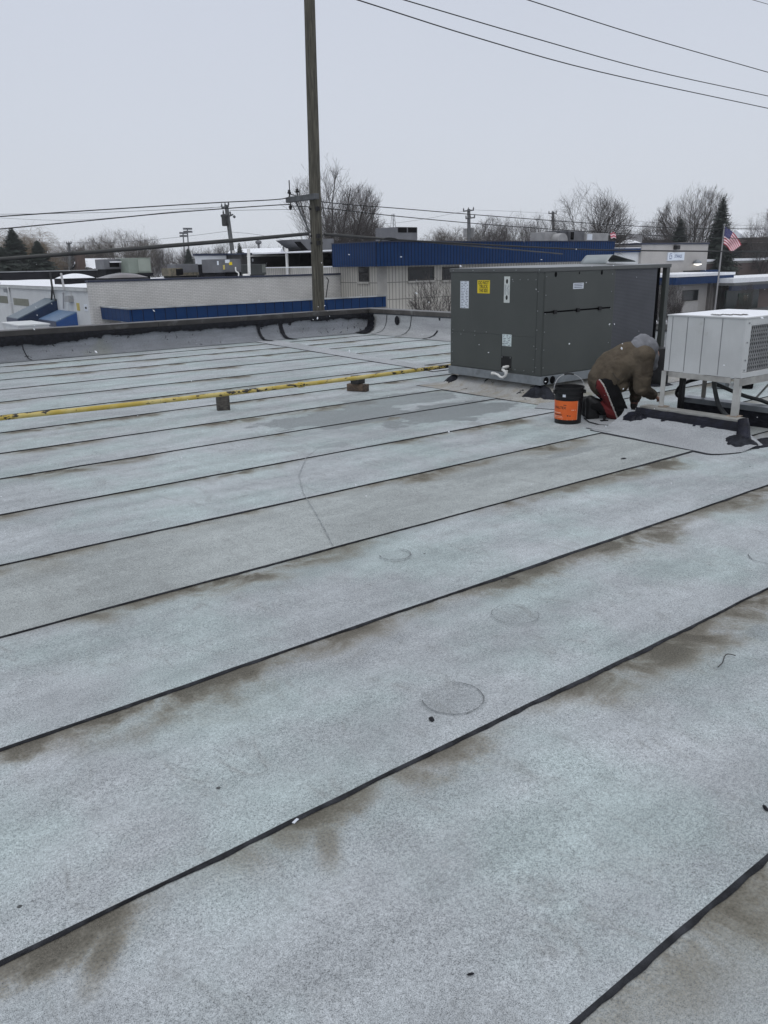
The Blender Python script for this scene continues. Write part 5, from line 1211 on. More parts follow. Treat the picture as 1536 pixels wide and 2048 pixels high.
# ================================================================ BUILDINGS ACROSS THE STREET (right)
YS = at(1350, 505, 92).y
M_SWALL = pm('pale_grey_wall', (.40, .385, .37), .75, .05, .5, dirt=(.34, .33, .32), dirt_amt=.3, dscale=.4)
M_BROWN = stripes('brown_ribbed_panel', (.085, .065, .058), (.045, .036, .034), 3, 1.2, .16, rough=.7)
M_BRBRICK = brick('brown_brick', (.105, .070, .062), (.085, .058, .052), (.10, .085, .08), w=.3, h=.1)
st = thing('print_shop', 'pale grey building with a small white and blue wall sign and a blue canopy', 'building', (at(1350, 505, 92).x, YS + 10, -4.2))
a = atY(1284, 489.3, YS); b = atY(1417, 488.5, YS); zt_ = b.z; xw1 = b.x
m = MB(); m.box(a.x, b.x, YS, YS + 20, -4.2, zt_); sw_ = m.build('wall', M_SWALL, st)
m = MB(); m.box(a.x - .2, b.x + .1, YS - .1, YS + 20.1, zt_, zt_ + .18); m.build('coping', M_NAVY, sw_)
xl = atY(1200, 510, YS).x
m = MB(); m.box(xl, a.x - .01, YS + .3, YS + 20, -4.2, atY(1250, 503, YS).z); lw = m.build('wall', pm('wing_white', (.60, .62, .63), .7, .05, .6), st)
m = MB(); m.box(xl, a.x - .01, YS + .1, YS + .299, atY(1250, 503, YS).z - .1, atY(1250, 496.5, YS).z); m.build('blue_band', M_BLUE2, st)
m = MB(); m.box(xl, a.x - .01, YS + .08, YS + 20, atY(1250, 496.5, YS).z + .001, atY(1250, 495, YS).z); m.build('snowy_roof', M_SNOW, st)
m = MB(); rows = []
for i in range(24):
    t = i / 23; q = atY(1240 + 66 * t, 490.5, YS + 4); rows.append([(q.x, YS + 4 + 3 * u, q.z - .3 + (.55 + .6) * math.sin(math.pi * min(1, t * 1.0)) ** .8 * (1 - abs(u - .5)) ) for u in (0, .25, .5, .75, 1)])
m.grid(rows).build('snow_drift', M_SNOW, st, smooth=True)
q = fbox(1334, 504.7, 1366.5, 521, YS, 0); m = MB(); m.box(q[0], q[1], YS - .16, YS - .002, q[4], q[5]); sg = m.build('wall_sign', pm('sign_white', (.66, .72, .80), .5, .03, 2), st)
M_SIGNB = pm('sign_blue', (.012, .045, .17), .5, .05, 4)
xc, zc, sh, swd = (q[0] + q[1]) / 2, (q[4] + q[5]) / 2, q[5] - q[4], q[1] - q[0]
def on_sign(x, y): return (x, YS - .165, y)
text_mesh('STAHLS', sh * .52, lambda x, y: (xc + .115 * swd + x * .92 + y * .14, YS - .165, zc + y + .0)).build('lettering', M_SIGNB, sg, fix=False)
m = MB(); ex = q[0] + swd * .155; ez = zc + .02; hw = swd * .078; hh = sh * .34; t_ = sh * .085
def sgq(x0, x1, z0, z1): m.quad((ex + x0 * hw, YS - .165, ez + z0 * hh), (ex + x1 * hw, YS - .165, ez + z0 * hh), (ex + x1 * hw, YS - .165, ez + z1 * hh), (ex + x0 * hw, YS - .165, ez + z1 * hh))
sgq(-1, 1, .78, 1); sgq(-1, -.68, -.55, .78); sgq(-.3, 1, .1, .32); sgq(.6, 1, -.45, .1); sgq(-1.1, .9, -1, -.74)
m.build('emblem', M_SIGNB, sg)
q = atY(1389, 524, YS); m = MB(); m.lathe([(.5, 0), (.45, .25), (.2, .45)], 14, (q.x, YS - .35, q.z - .2)); wl = m.build('wall_lamp', M_GALV, st)
s = NT('lamp_glow'); s.b.inputs['Emission Color'].default_value = (1, .97, .88, 1); s.b.inputs['Emission Strength'].default_value = 1.6
m = MB(); m.lathe([(.44, 0), (.44, -.08), (.1, -.2)], 14, (q.x + .08, YS - .40, q.z - .2)); m.build('lens', s.m, wl)
q = atY(1350, 495, YS); m = MB(); m.box(q.x - .35, q.x + .35, YS - .5, YS - .002, q.z - .25, q.z + .25); m.build('wall_fitting', M_BLACK, st, bevel=.1)
q = fbox(1366, 541, 1402, 545, YS, 0); m = MB(); m.box(q[0], q[1], YS - .3, YS - .001, q[4], q[5]); m.build('ledge', M_DARKW, sw_)
# canopy and entrance in front
YC = YS - 7.0
q = fbox(1352, 552, 1467, 567, YC, 0)
m = MB(); m.box(q[0], q[1], YC, YS - .4, q[4], q[5]); cp = m.build('canopy', M_BLUE2, st)
m = MB(); m.box(q[0] - .1, q[1] + .1, YC - .1, YS - .41, q[5] + .001, q[5] + .28); m.build('snow_cover', M_SNOW, cp)
xe1 = atY(1451, 590, YC + 1).x; xe0 = atY(1352, 590, YC + 1).x
m = MB(); m.box(xe0, xe1, YC + 1, YS - .401, -4.2, q[4] - .001); ew = m.build('wall', M_SWALL, st)
win_y(1364, 580, 1396, 602, YC + 1, ew)
m = MB(); 
for p0, p1_ in ((1415, 1420.5), (1429, 1437)):
    a_, b_ = atY(p0, 590, YC + .9).x, atY(p1_, 590, YC + .9).x; m = MB(); m.box(a_, b_, YC + .7, YC + .999, -4.2, q[4] - .002); m.build('pilaster', pm('grey_pilaster', (.14, .13, .125), .7, .1, 2), ew)
m = MB(); a_ = atY(1366, 604, YC + .98); b_ = atY(1394, 626, YC + .98); m.box(a_.x, b_.x, YC + .95, YC + .999, b_.z, a_.z); m.build('lower_panel', pm('panel_pale', (.46, .45, .44), .6, .05, 2), ew)

br = thing('brown_building', 'long brown brick building with a ribbed brown upper storey and snowy ledges', 'building', (xw1 + 15, YS + 8, -4.2))
xr = atY(1700, 500, YS + 2).x
def slab(px_y0, px_y1, y0, y1, x0, x1, name, mat, parent, px=1480): 
    z1 = atY(px, px_y0, y0).z; z0 = atY(px, px_y1, y0).z; m = MB(); m.box(x0, x1, y0, y1, z0, z1); return m.build(name, mat, parent)
up = slab(485.5, 517, YS + 4, YS + 22, xw1 + .15, xr, 'upper_wall', M_BROWN, br)
slab(484.5, 485.5, YS + 3.9, YS + 22, xw1 + .12, xr, 'coping', pm('pale_coping', (.30, .29, .27), .6, .1, 1), up)
for p0, p1_ in ((1417, 1484), (1504, 1560)):
    q = fbox(p0, 497 if p0 > 1450 else 499, p1_, 516, YS + 3.9, 0); m = MB(); m.box(q[0], q[1], YS + 3.9, YS + 3.999, q[4], q[5]); m.build('window', M_GLASS, up)
slab(517, 521.5, YS + 1.2, YS + 4.2, xw1 + .15, xr, 'snow_ledge', M_SNOW, br); slab(521.5, 526, YS + 1.3, YS + 4.2, xw1 + .15, xr, 'ledge', pm('grey_ledge', (.2, .2, .19), .7, .1, 1), br)
lo = slab(526, 640, YS + 1.4, YS + 20, xw1 + .15, xr, 'lower_wall', M_BRBRICK, br)
win_y(1443, 534.5, 1469, 548, YS + 1.4, lo)
q = fbox(1411, 540, 1440, 549, YS - 1, 0); m = MB(); m.box(q[0], q[1], YS - 1, YS + 1.39, q[4], q[5]); m.build('door_canopy', M_BLUE2, br)
YB2 = YS - 8
pb = thing('shop_front', 'low shop front with a snowy roof, dark glass and a green panel beside brown brick', 'building', (atY(1500, 600, YB2).x, YB2 + 3, -4.2))
xa2, xb2, xc2 = atY(1452, 600, YB2).x, atY(1516, 600, YB2).x, atY(1720, 600, YB2).x
z_ = lambda y, px=1490: atY(px, y, YB2).z
m = MB(); m.box(xa2, xc2, YB2 - .6, YB2 + 6, z_(564), z_(555)); m.build('snowy_roof', M_SNOW, pb); m = MB(); m.box(xa2, xc2, YB2 - .7, YB2 + 6, z_(569.5), z_(564) - .001); m.build('eave', pm('grey_eave', (.12, .125, .13), .7, .1, 1), pb)
m = MB(); m.box(xa2, xc2, YB2 - .5, YB2 - .2, z_(579), z_(569.5) - .001); m.build('fascia', pm('dull_navy_fascia', (.018, .028, .07), .5, .3, .5), pb)
m = MB(); m.box(xa2, xb2, YB2 - .02, YB2 + .2, -4.2, z_(579)); gl = m.build('glazing', pm('dark_green_glass', (.008, .016, .016), .2, .4, .6), pb)
m = MB(); m.box(xb2, xc2, YB2, YB2 + 6, -4.2, z_(579)); m.build('brick_wall', M_BRBRICK, pb)
q = fbox(1476, 586, 1500, 624, YB2 - .04, 0); m = MB(); m.box(q[0], q[1], YB2 - .1, YB2 - .021, q[4], q[5]); gp_ = m.build('green_panel', pm('green_panel', (.012, .055, .032), .5, .2, .8), pb)
q = fbox(1486, 590.5, 1496, 601, YB2 - .1, 0); m = MB()
for f0, f1, w0, w1 in ((.75, 1, .15, .9), (.42, .66, .05, 1), (.0, .3, .2, .8)): m.box(q[0] + (q[1] - q[0]) * w0, q[0] + (q[1] - q[0]) * w1, YB2 - .13, YB2 - .101, q[4] + (q[5] - q[4]) * f0, q[4] + (q[5] - q[4]) * f1)
m.build('panel_emblem', pm('faded_tan', (.34, .29, .2), .6, .15, 2), gp_)
unit('roof_unit', 'big two tone roof unit, half dark half grey, right of the blue fascia', 'air conditioner', (1237, 470, 1252, 490), YS + 5, 3, M_VOID, [('grey_half', (1252.2, 470, 1284, 489), M_GU2, .02)], drop=.6)

# flag and its pole
fp = at(1440, 520, 84); ft = at(1449, 452, 84)
pl = thing('flagpole', 'slim grey flagpole in front of the pale building', 'flagpole', (fp.x, fp.y, -4.2))
top = ft; bot = at(1427, 640, 84); dr_ = (bot - top); bot = top + dr_ * ((-4.2 - top.z) / dr_.z)
M_FP = pm('grey_flagpole', (.22, .22, .225), .4, .1, 1, metal=.4)
MB().tube([bot, bot.lerp(top, .5), top], [.10, .085, .06], 10).build('shaft', M_FP, pl, smooth='auto')
m = MB(); m.lathe([(.01, -.12), (.1, -.06), (.12, 0), (.1, .06), (.01, .12)], 12, top + Vector((0, 0, .12))); m.build('finial', M_FP, pl)
M_FR = pm('flag_red', (.34, .028, .05), .8, .06, 2); M_FWH = pm('flag_white', (.72, .60, .64), .8, .05, 2); M_FB = pm('flag_blue', (.018, .026, .115), .8, .1, 2)
m = MB()
def flag_pt(u, v):
    """u 0..1 along the fly, v 0..1 down the hoist (photo pixel outline of the blown flag)"""
    h0 = Vector((1450, 453.5)).lerp(Vector((1447, 489)), v)
    f0 = Vector((1483, 490)).lerp(Vector((1462, 505)), v ** .9); c = Vector((1470, 462)).lerp(Vector((1453, 490)), v)
    p = h0 * (1 - u) ** 2 + c * 2 * u * (1 - u) + f0 * u * u
    return at(p.x, p.y, 84 + .25 * math.sin(u * 9 + v * 2) * u)
NU, NV = 26, 26
vs_ = [flag_pt(i / NU, j / NV) for j in range(NV + 1) for i in range(NU + 1)]
fs_, ks_ = [], []
for j in range(NV):
    for i in range(NU):
        st_ = int((j + .5) / NV * 13); k = 2 if (i < NU * .4 and st_ < 7) else (0 if st_ % 2 == 0 else 1)
        fs_.append((j*(NU+1)+i, j*(NU+1)+i+1, (j+1)*(NU+1)+i+1, (j+1)*(NU+1)+i)); ks_.append(k)
for f, k in zip(fs_, ks_): pass
m.v = vs_; m.f = fs_; m.k = ks_
fl = m.build('flag', [M_FR, M_FWH, M_FB], smooth=True, fix=False); tag(fl, 'American flag blowing out from its flagpole', 'flag')
so = fl.modifiers.new('cloth', 'SOLIDIFY'); so.thickness = .012
m = MB()
for r_ in range(9):
    for c_ in range(6 if r_ % 2 == 0 else 5):
        u, v = (.035 + .066 * c_ + (.033 if r_ % 2 else 0)), .035 + .056 * r_
        P = [flag_pt(u + .010 * (1 if k % 2 == 0 else .42) * math.cos(k * .6283), v + .013 * (1 if k % 2 == 0 else .42) * math.sin(k * .6283)) - FW * .03 for k in range(10)]; m.add(P, [tuple(range(10))])
m.build('stars', M_FWH, fl)
# small red and white flag half hidden behind the blue fascia
m = MB(); rows = []; ks = []
for j in range(7): rows.append([at(1220 + 11 * i / 8 + 1.5 * j / 6, 465 + 1.9 * j + 1.0 * math.sin(i), 78) for i in range(9)])
m.grid(rows); m.k = [0 if (i // 8) % 3 != 2 else 1 for i in range(len(m.f))]
o = m.build('banner', [pm('bright_red', (.50, .13, .17), .8, .1, 2), M_FWH], fix=False, smooth=True); tag(o, 'small bright red and white banner above the end of the blue fascia', 'banner')
o.modifiers.new('cloth', 'SOLIDIFY').thickness = .015

# far utility poles
def far_pole(px0, py0, px1, py1, D, r, arms, label, extra=None):
    t = at(px0, py0, D); b = at(px1, py1, D); d = b - t; b = t + d * ((-4.2 - t.z) / d.z)
    o = thing('far_utility_pole', label, 'utility pole', (b.x, b.y, -4.2), 'distant utility poles')
    MB().tube([b, t], [r * 1.2, r], 10).build('trunk', M_ARM, o, smooth='auto')
    for (x0, y0, x1, y1) in arms:
        m = MB(); m.tube([at(x0, y0, D - .2), at(x1, y1, D - .2)], .085, 6); ar = m.build('crossarm', M_ARM, o)
        for f in (.05, .5, .95):
            q = at(x0, y0, D - .2).lerp(at(x1, y1, D - .2), f); m = MB(); m.lathe([(.05, 0), (.09, .1), (.06, .2), (.02, .32)], 8, q + Vector((0, 0, .06))); m.build('insulator', M_ARM, ar)
    if extra: extra(o)
    return o
def transf(o):
    a, b = at(449, 430, 74.6), at(450.5, 452, 74.6); c = (a + b) / 2; h = (a.z - b.z)
    m = MB(); m.lathe([(.26, 0), (.30, .08), (.30, h * .8), (.36, h * .82), (.36, h), (.1, h + .1)], 16, (c.x, c.y, b.z)); t = m.build('transformer', pm('dark_can', (.03, .03, .032), .5, .15, 3), o, smooth='auto')
    m = MB(); m.lathe([(.06, 0), (.09, .15), (.03, .4)], 8, (c.x - .1, c.y, b.z + h + .05)); m.build('bushing', M_ARM, t)
    m = MB(); m.tube([at(457, 433, 75), at(466, 429, 74.7)], .07, 6); m.tube([at(460, 423.5, 74.8), at(461.5, 431, 74.8)], .08, 6); ar = m.build('side_arm', M_ARM, o)
    m = MB(); m.tube([at(467, 435, 74.6), at(470, 432, 74.6)], .12, 8); m.build('lamp_head', M_ARM, o)
far_pole(452.5, 411, 463, 490, 75, .19, [(443, 415.5, 458, 411.5)], 'leaning utility pole with a transformer beyond the low brick building', transf)
def blocks(o):
    q0, q1 = at(930, 457, 96), at(936, 474, 96); m = MB(); m.box(q0.x, q1.x, q0.y - .3, q0.y + .3, q1.z, q0.z); m.build('cabinet', M_GU2, o)
    q0, q1 = at(944, 456, 96), at(951, 474, 96); m = MB(); m.box(q0.x, q1.x, q0.y - .3, q0.y + .3, q1.z, q0.z); m.build('cabinet', M_GU2, o)
far_pole(937.5, 419, 938, 480, 96, .2, [(926, 422.5, 948, 420), (931, 437, 950, 435)], 'double arm utility pole over the middle of the blue fascia', blocks)
far_pole(1106, 424, 1107, 466, 120, .2, [(1097, 427, 1113, 426)], 'faint utility pole against the broad bare tree behind the roof fan', None)
far_pole(567, 489, 567, 505, 190, .2, [(562, 490.5, 573, 490)], 'tiny utility pole left of the wooden pole on the horizon')
far_pole(138, 486, 139, 520, 120, .2, [(133, 488, 143, 487)], 'tiny utility pole among the bare trees at far left')
def lamp_mast(px, pt, pb, D, w_, label):
    t, b = at(px, pt, D), at(px + 1, pb, D); o = thing('floodlight_mast', label, 'light mast', (b.x, b.y, -4.2), 'stadium floodlight masts')
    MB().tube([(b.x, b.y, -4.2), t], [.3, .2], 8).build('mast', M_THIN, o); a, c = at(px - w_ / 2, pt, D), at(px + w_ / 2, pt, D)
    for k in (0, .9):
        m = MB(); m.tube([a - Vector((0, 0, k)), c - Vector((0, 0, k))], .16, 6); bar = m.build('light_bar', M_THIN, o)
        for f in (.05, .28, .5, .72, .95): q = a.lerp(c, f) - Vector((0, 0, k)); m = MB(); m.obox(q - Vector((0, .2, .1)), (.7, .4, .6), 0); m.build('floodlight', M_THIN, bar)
lamp_mast(374.5, 457, 500, 260, 15, 'taller of the two thin floodlight masts on the horizon')
lamp_mast(366, 465.5, 500, 260, 12, 'shorter of the two thin floodlight masts on the horizon')
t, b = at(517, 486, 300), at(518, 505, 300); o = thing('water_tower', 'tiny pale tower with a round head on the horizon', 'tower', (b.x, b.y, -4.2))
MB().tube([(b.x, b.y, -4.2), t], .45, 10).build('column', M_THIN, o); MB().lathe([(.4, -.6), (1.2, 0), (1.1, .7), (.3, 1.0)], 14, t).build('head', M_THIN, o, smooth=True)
t, b = at(786, 428, 320), at(787, 470, 320); o = thing('lattice_tower', 'faint lattice radio tower right of the bare trees by the pole', 'tower', (b.x, b.y, -4.2))
m = MB(); hgt = t.z + 4.2; W_ = 2.2
for sx in (-1, 1):
    for sy in (-1, 1): m.tube([(b.x + sx * W_, b.y + sy * W_, -4.2), (t.x + sx * .35, t.y + sy * .35, t.z)], .10, 4)
for k in range(14):
    f0, f1 = k / 14, (k + 1) / 14; w0 = W_ + (.35 - W_) * f0; w1 = W_ + (.35 - W_) * f1; z0_, z1_ = -4.2 + hgt * f0, -4.2 + hgt * f1
    for sg_ in (-1, 1): m.tube([(b.x - sg_ * w0, b.y - w0, z0_), (b.x + sg_ * w1, b.y - w1, z1_)], .06, 4)
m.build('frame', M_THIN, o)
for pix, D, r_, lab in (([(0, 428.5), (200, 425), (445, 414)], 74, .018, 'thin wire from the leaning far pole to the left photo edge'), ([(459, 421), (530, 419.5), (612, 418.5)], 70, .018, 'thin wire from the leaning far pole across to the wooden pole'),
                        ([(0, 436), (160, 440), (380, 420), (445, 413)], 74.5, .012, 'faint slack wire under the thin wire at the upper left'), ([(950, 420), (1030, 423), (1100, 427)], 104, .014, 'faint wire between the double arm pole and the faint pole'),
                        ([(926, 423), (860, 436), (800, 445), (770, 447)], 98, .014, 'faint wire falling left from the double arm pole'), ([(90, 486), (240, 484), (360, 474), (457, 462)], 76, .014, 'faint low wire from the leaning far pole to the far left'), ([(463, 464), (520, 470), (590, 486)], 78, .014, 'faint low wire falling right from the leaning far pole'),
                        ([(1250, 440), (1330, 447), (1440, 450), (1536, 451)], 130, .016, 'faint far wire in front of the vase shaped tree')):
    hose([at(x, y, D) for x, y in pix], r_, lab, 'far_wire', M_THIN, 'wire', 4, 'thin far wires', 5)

# snowy roofed house at left
hx0, hx1 = at(172, 540, 110), at(300, 540, 110)
hs = thing('house', 'house with a snow covered gable roof and brown chimney beyond the low brick building', 'house', ((hx0.x + hx1.x) / 2, hx0.y, -4.2))
ez = at(200, 541, 110).z; rz_ = at(200, 515.5, 110).z; yh = hx0.y
xa3, xb3 = at(180, 541, 110).x, at(306, 541, 110).x; xa4 = at(166, 516, 116).x; 
m = MB(); m.box(xa3 + .3, xb3 - .3, yh + .3, yh + 9, -4.2, ez); m.build('wall', pm('house_brick', (.09, .06, .05), .8, .15, 2), hs)
m = MB(); m.prism([(xa3 + .3, yh + .3, ez), (xa3 + .3, yh + 9, ez), (xa3 + .3, yh + 4.6, rz_ - .15)], (xb3 - xa3 - .6, 0, 0)); m.build('gable', MATS['house_brick'], hs)
s = NT('snow_over_shingles'); v = s.obj(); p = s.n('ShaderNodeSeparateXYZ'); s.set(p.inputs[0], v)
n_ = s.math('MULTIPLY_ADD', s.noise(v, .55, 5), 2.2, s.math('MULTIPLY', s.math('SUBTRACT', p.outputs[2], ez + 4.2), .42))
s.set(s.b.inputs['Base Color'], s.mix(s.step(n_, 1.22, 1.30), (.035, .033, .036), (.80, .82, .86))); s.b.inputs['Roughness'].default_value = .8
m = MB(); m.add([(xa3, yh, ez), (xb3, yh, ez), (xb3, yh + 4.6, rz_), (xa3, yh + 4.6, rz_), (xb3, yh + 9.3, ez), (xa3, yh + 9.3, ez)] + [(xa3, yh, ez - .25), (xb3, yh, ez - .25), (xb3, yh + 4.6, rz_ - .25), (xa3, yh + 4.6, rz_ - .25), (xb3, yh + 9.3, ez - .25), (xa3, yh + 9.3, ez - .25)],
  [(0, 1, 2, 3), (3, 2, 4, 5), (6, 9, 8, 7), (9, 11, 10, 8), (0, 6, 7, 1), (4, 10, 11, 5), (0, 3, 9, 6), (3, 5, 11, 9), (1, 7, 8, 2), (2, 8, 10, 4)]); rf = m.build('roof', s.m, hs)
q = atY(160, 520, yh + 2); m = MB(); m.box(q.x - .55, q.x + .55, yh + 1.5, yh + 2.5, -4.2, atY(160, 507, yh + 2).z); m.build('chimney', MATS['house_brick'], hs)

# ================================================================ TREES
M_BARK = pm('bare_bark', (.052, .046, .044), .9, .2, 1.2); M_TWIG = pm('bare_twigs', (.066, .058, .056), .9, .2, .6)
M_WILLOW = pm('willow_twigs', (.145, .108, .068), .9, .2, .5); M_NEEDLE = pm('spruce_needles', (.014, .022, .017), .9, .35, 1.0); M_TANTWIG = pm('tan_twigs', (.085, .072, .060), .9, .2, .6)
def inside(q, E):
    k = 3.0 / E[0]
    return (q.x / E[1]) ** 2 + (q.y / E[1]) ** 2 + ((q.z - E[0]) / (E[2] if q.z > E[0] else E[3])) ** 2 - .75 * nz(q.x * k, q.y * k, q.z * k + E[1])
def grow(mt, mc, rnd, p, d, ln, r, lev, P, E):
    """one limb: a tapering, wandering chain that stops at the crown's outline and sprouts thinner limbs"""
    n = 5 if lev < 2 else 3; pts = [p]; rs = [r]; dd = d.copy()
    for k in range(n):
        dd = (dd + Vector((rnd.gauss(0, 1), rnd.gauss(0, 1), rnd.gauss(0, 1))) * P['wander'] + Vector((0, 0, P['lift'][lev]))).normalized()
        q = pts[-1] + dd * ln / n
        e_ = inside(q, E)
        if lev and e_ > 1 and (e_ > 1.45 or rnd.random() < .55): break
        pts.append(q); rs.append(r * (1 - (k + 1) / n * (.45 if lev < 2 else .70)))
    if len(pts) < 2: return
    n = len(pts) - 1
    m = mt if lev < 2 else mc
    m.tube(pts, rs, (8 if lev == 0 else 5) if lev < 2 else 3, False)
    if lev >= P['depth']: return
    kids = P['kids'][lev]
    for k in range(kids):
        t = P['start'][lev] + (1 - P['start'][lev]) * (k + rnd.random()) / kids; t = min(t, .999)
        i = min(int(t * n), n - 1); q = pts[i].lerp(pts[i + 1], t * n - i); base = (pts[i + 1] - pts[i]).normalized()
        ax = base.orthogonal().normalized(); ax = Matrix.Rotation(k * 2.4 + rnd.random() * 1.2, 3, base) @ ax
        an = P['ang'][lev] * rnd.uniform(.6, 1.3); nd = (base * math.cos(an) + ax * math.sin(an)).normalized()
        grow(mt, mc, rnd, q, nd, P['seg'][lev] * P['H'] * rnd.uniform(.7, 1.2), max(P['rmin'], rs[i] * P['rad'][lev]), lev + 1, P, E)
SPREAD = dict(depth=4, wander=.09, lift=(0, .05, .05, .05, .04), kids=(18, 10, 9, 7), start=(.42, .2, .15, .1), ang=(.75, .62, .65, .65), seg=(.62, .26, .14, .075), rad=(.50, .5, .5, .6), trunk=.34, r0=.018, rmin=.0095, env=(.60, .40, .40, .36))
VASE = dict(SPREAD, r0=.016, rad=(.42, .45, .5, .6), lift=(0, .08, .08, .07, .05), kids=(16, 10, 8, 6), start=(.25, .15, .15, .1), ang=(.46, .45, .5, .55), seg=(.75, .28, .14, .08), env=(.62, .34, .38, .55))
WILLOW = dict(SPREAD, lift=(0, .05, -.05, -.30, -.45), seg=(.55, .24, .15, .14), env=(.55, .46, .45, .50))
SHRUB = dict(SPREAD, depth=4, lift=(0, .07, .06, .05, .03), kids=(18, 9, 7, 4), start=(.0, .25, .1, .1), ang=(.42, .40, .5, .5), seg=(1.0, .38, .18, .08), trunk=.05, r0=.010, rmin=.0055, env=(.72, .42, .30, .75))
def tree(name, label, pos, height, P, seed, twig, group, rx=None, wide=1.0):
    rnd = random.Random(seed); mt, mc = MB(), MB(); P = dict(P, H=height); e = P['env']
    E = (e[0] * height, rx if rx else e[1] * height, e[2] * height, e[3] * height)
    grow(mt, mc, rnd, Vector((0, 0, 0)), Vector((0, 0, 1)), height * P['trunk'], height * P['r0'], 0, P, E)
    for m in (mt, mc): m.v = [v + Vector(pos) for v in m.v]
    o = thing(name, label, 'tree' if 'shrub' not in name else 'shrub', pos, group)
    mt.build('trunk', M_BARK, o, fix=False, smooth=True); mc.build('crown', twig, o, fix=False); return o
def spot(px, D, py=500): q = at(px, py, D); return Vector((q.x, q.y, -4.2))
def hgt_(px, py, D): return at(px, py, D).z + 4.2
GB = 'bare trees on the skyline'
def T(px, top, D, P, seed, label, twig=M_TWIG, **kw): return tree('bare_tree', label, spot(px, D), hgt_(px, top, D), P, seed, twig, GB, **kw)
tA = T(662, 346, 72, VASE, 3, 'tall upright bare tree directly behind the wooden pole', rx=4.5)
tB = T(745, 438, 84, SPREAD, 5, 'lower bare tree right of the tall one by the wooden pole')
tC = T(1175, 372, 88, SPREAD, 8, 'broad round bare tree behind the right half of the blue fascia', rx=4.5)
tD = T(1392, 384, 112, VASE, 11, 'vase shaped bare tree left of the dark spruce', rx=5.2)
tE = T(245, 455, 118, SPREAD, 14, 'broad bare tree above the snowy roofed house', M_TANTWIG, rx=5.6)
tF = tree('willow_tree', 'tan bare willow at the left photo edge', spot(55, 105), hgt_(55, 443, 105), WILLOW, 17, M_WILLOW, None, rx=4.6)
def cp(src, px, top, D, srcpx, rz, wide, label):
    hs_ = hgt_(px, top, D); k = hs_ / SRC_H[src.name]; return copy_thing(src, spot(px, D), rz, (k * wide, k * wide, k), label, GB)
SRC_H = {tA.name: hgt_(662, 346, 72), tB.name: hgt_(745, 438, 84), tC.name: hgt_(1175, 372, 88), tD.name: hgt_(1392, 384, 112), tE.name: hgt_(245, 455, 118), tF.name: hgt_(55, 443, 105)}
cp(tD, 706, 404, 82, 0, 1.1, .85, 'bare tree filling the gap right beside the wooden pole')
cp(tE, 902, 450, 150, 0, .7, 1.3, 'dense low bare tree left of the double arm pole')
cp(tB, 968, 432, 102, 0, 2.6, .9, 'small bare tree right of the double arm pole')
cp(tC, 1032, 424, 104, 0, 4.0, .8, 'open bare tree between the double arm pole and the broad tree')
cp(tA, 1085, 432, 110, 0, 3.3, .9, 'slim bare tree just left of the broad round one')
cp(tC, 1540, 404, 105, 0, 1.3, .9, 'bare tree cut off by the right photo edge')
cp(tB, 1328, 428, 118, 0, 4.4, .9, 'bare tree left of the vase shaped one')
cp(tE, 1262, 458, 140, 0, 5.0, .8, 'tiny bare tree above the pale building')
cp(tB, 112, 482, 128, 0, 1.9, 1.0, 'small bare tree right of the willow and spruces')
cp(tE, 172, 474, 138, 0, 3.7, .9, 'bare tree half hidden by the broad one above the house')
cp(tC, 312, 480, 150, 0, 2.2, .9, 'bare tree at the right end of the snowy roofed house')
cp(tF, 18, 446, 118, 0, 2.0, 1.0, 'second willow crown cut off by the left photo edge')
tS = tree('bare_shrub', 'multi stemmed bare shrub in front of the white two storey wall', spot(872, 27), hgt_(872, 553, 27), SHRUB, 23, M_TWIG, 'bare shrubs by the buildings', rx=1.05)
c = copy_thing(tS, spot(1358, 60), 1.2, tuple([hgt_(1358, 568, 60) / hgt_(872, 553, 27)] * 3), 'bare shrub in front of the pale building entrance', 'bare shrubs by the buildings')
c = copy_thing(tS, spot(1502, 66), 2.9, tuple([hgt_(1502, 566, 66) / hgt_(872, 553, 27)] * 3), 'bare shrub in front of the dark shop front', 'bare shrubs by the buildings')
c = copy_thing(tS, spot(1330, 68), 4.1, tuple([hgt_(1330, 560, 68) / hgt_(872, 553, 27)] * 3), 'dense bare shrub beside the end post of the rooftop unit', 'bare shrubs by the buildings')

def spruce(label, px, top, D, wide, seed):
    pos = spot(px, D); H = hgt_(px, top, D); rnd = random.Random(seed)
    o = thing('spruce_tree', label, 'tree', pos, 'dark spruces'); MB().tube([pos, pos + Vector((0, 0, H * .97))], [H * .018, .02], 8).build('trunk', M_BARK, o)
    m = MB(); n = 62
    for i in range(n):
        f = (i + .5) / n; z = H * (.07 + .93 * f); R_ = wide * (1 - f) ** .85 * rnd.uniform(.72, 1.12) + .08; nb_ = int(7 + 8 * (1 - f))
        for k in range(nb_):
            a = 2 * math.pi * (k + rnd.random()) / nb_; ln = R_ * rnd.uniform(.65, 1.15); dr = Vector((math.cos(a), math.sin(a), -.28 - .2 * (1 - f))); sd2 = Vector((-math.sin(a), math.cos(a), 0)); b0 = pos + Vector((0, 0, z))
            for q in range(5):
                t0 = .15 + .17 * q; wd = .16 * wide * (1.1 - t0) + .10; c0 = b0 + dr * ln * t0 + Vector((0, 0, .10 * ln * t0 * t0)); c1 = c0 + dr * ln * .26
                for s_ in (-1, 1):
                    jt = rnd.uniform(.6, 1.3); m.add([c0, c1, c0.lerp(c1, .7) + sd2 * s_ * wd * jt + Vector((0, 0, -.22 * jt * wd * 2))], [(0, 1, 2)])
    m.build('crown', M_NEEDLE, o, fix=False); return o
spruce('tall dark spruce just left of the flag', 1437, 395, 100, 3.68, 1)
spruce('shorter dark spruce in front of the vase shaped tree', 1357, 437, 104, 3.32, 2)
spruce('dark spruce in front of the willow at far left', 29, 455, 98, 5.4, 3)
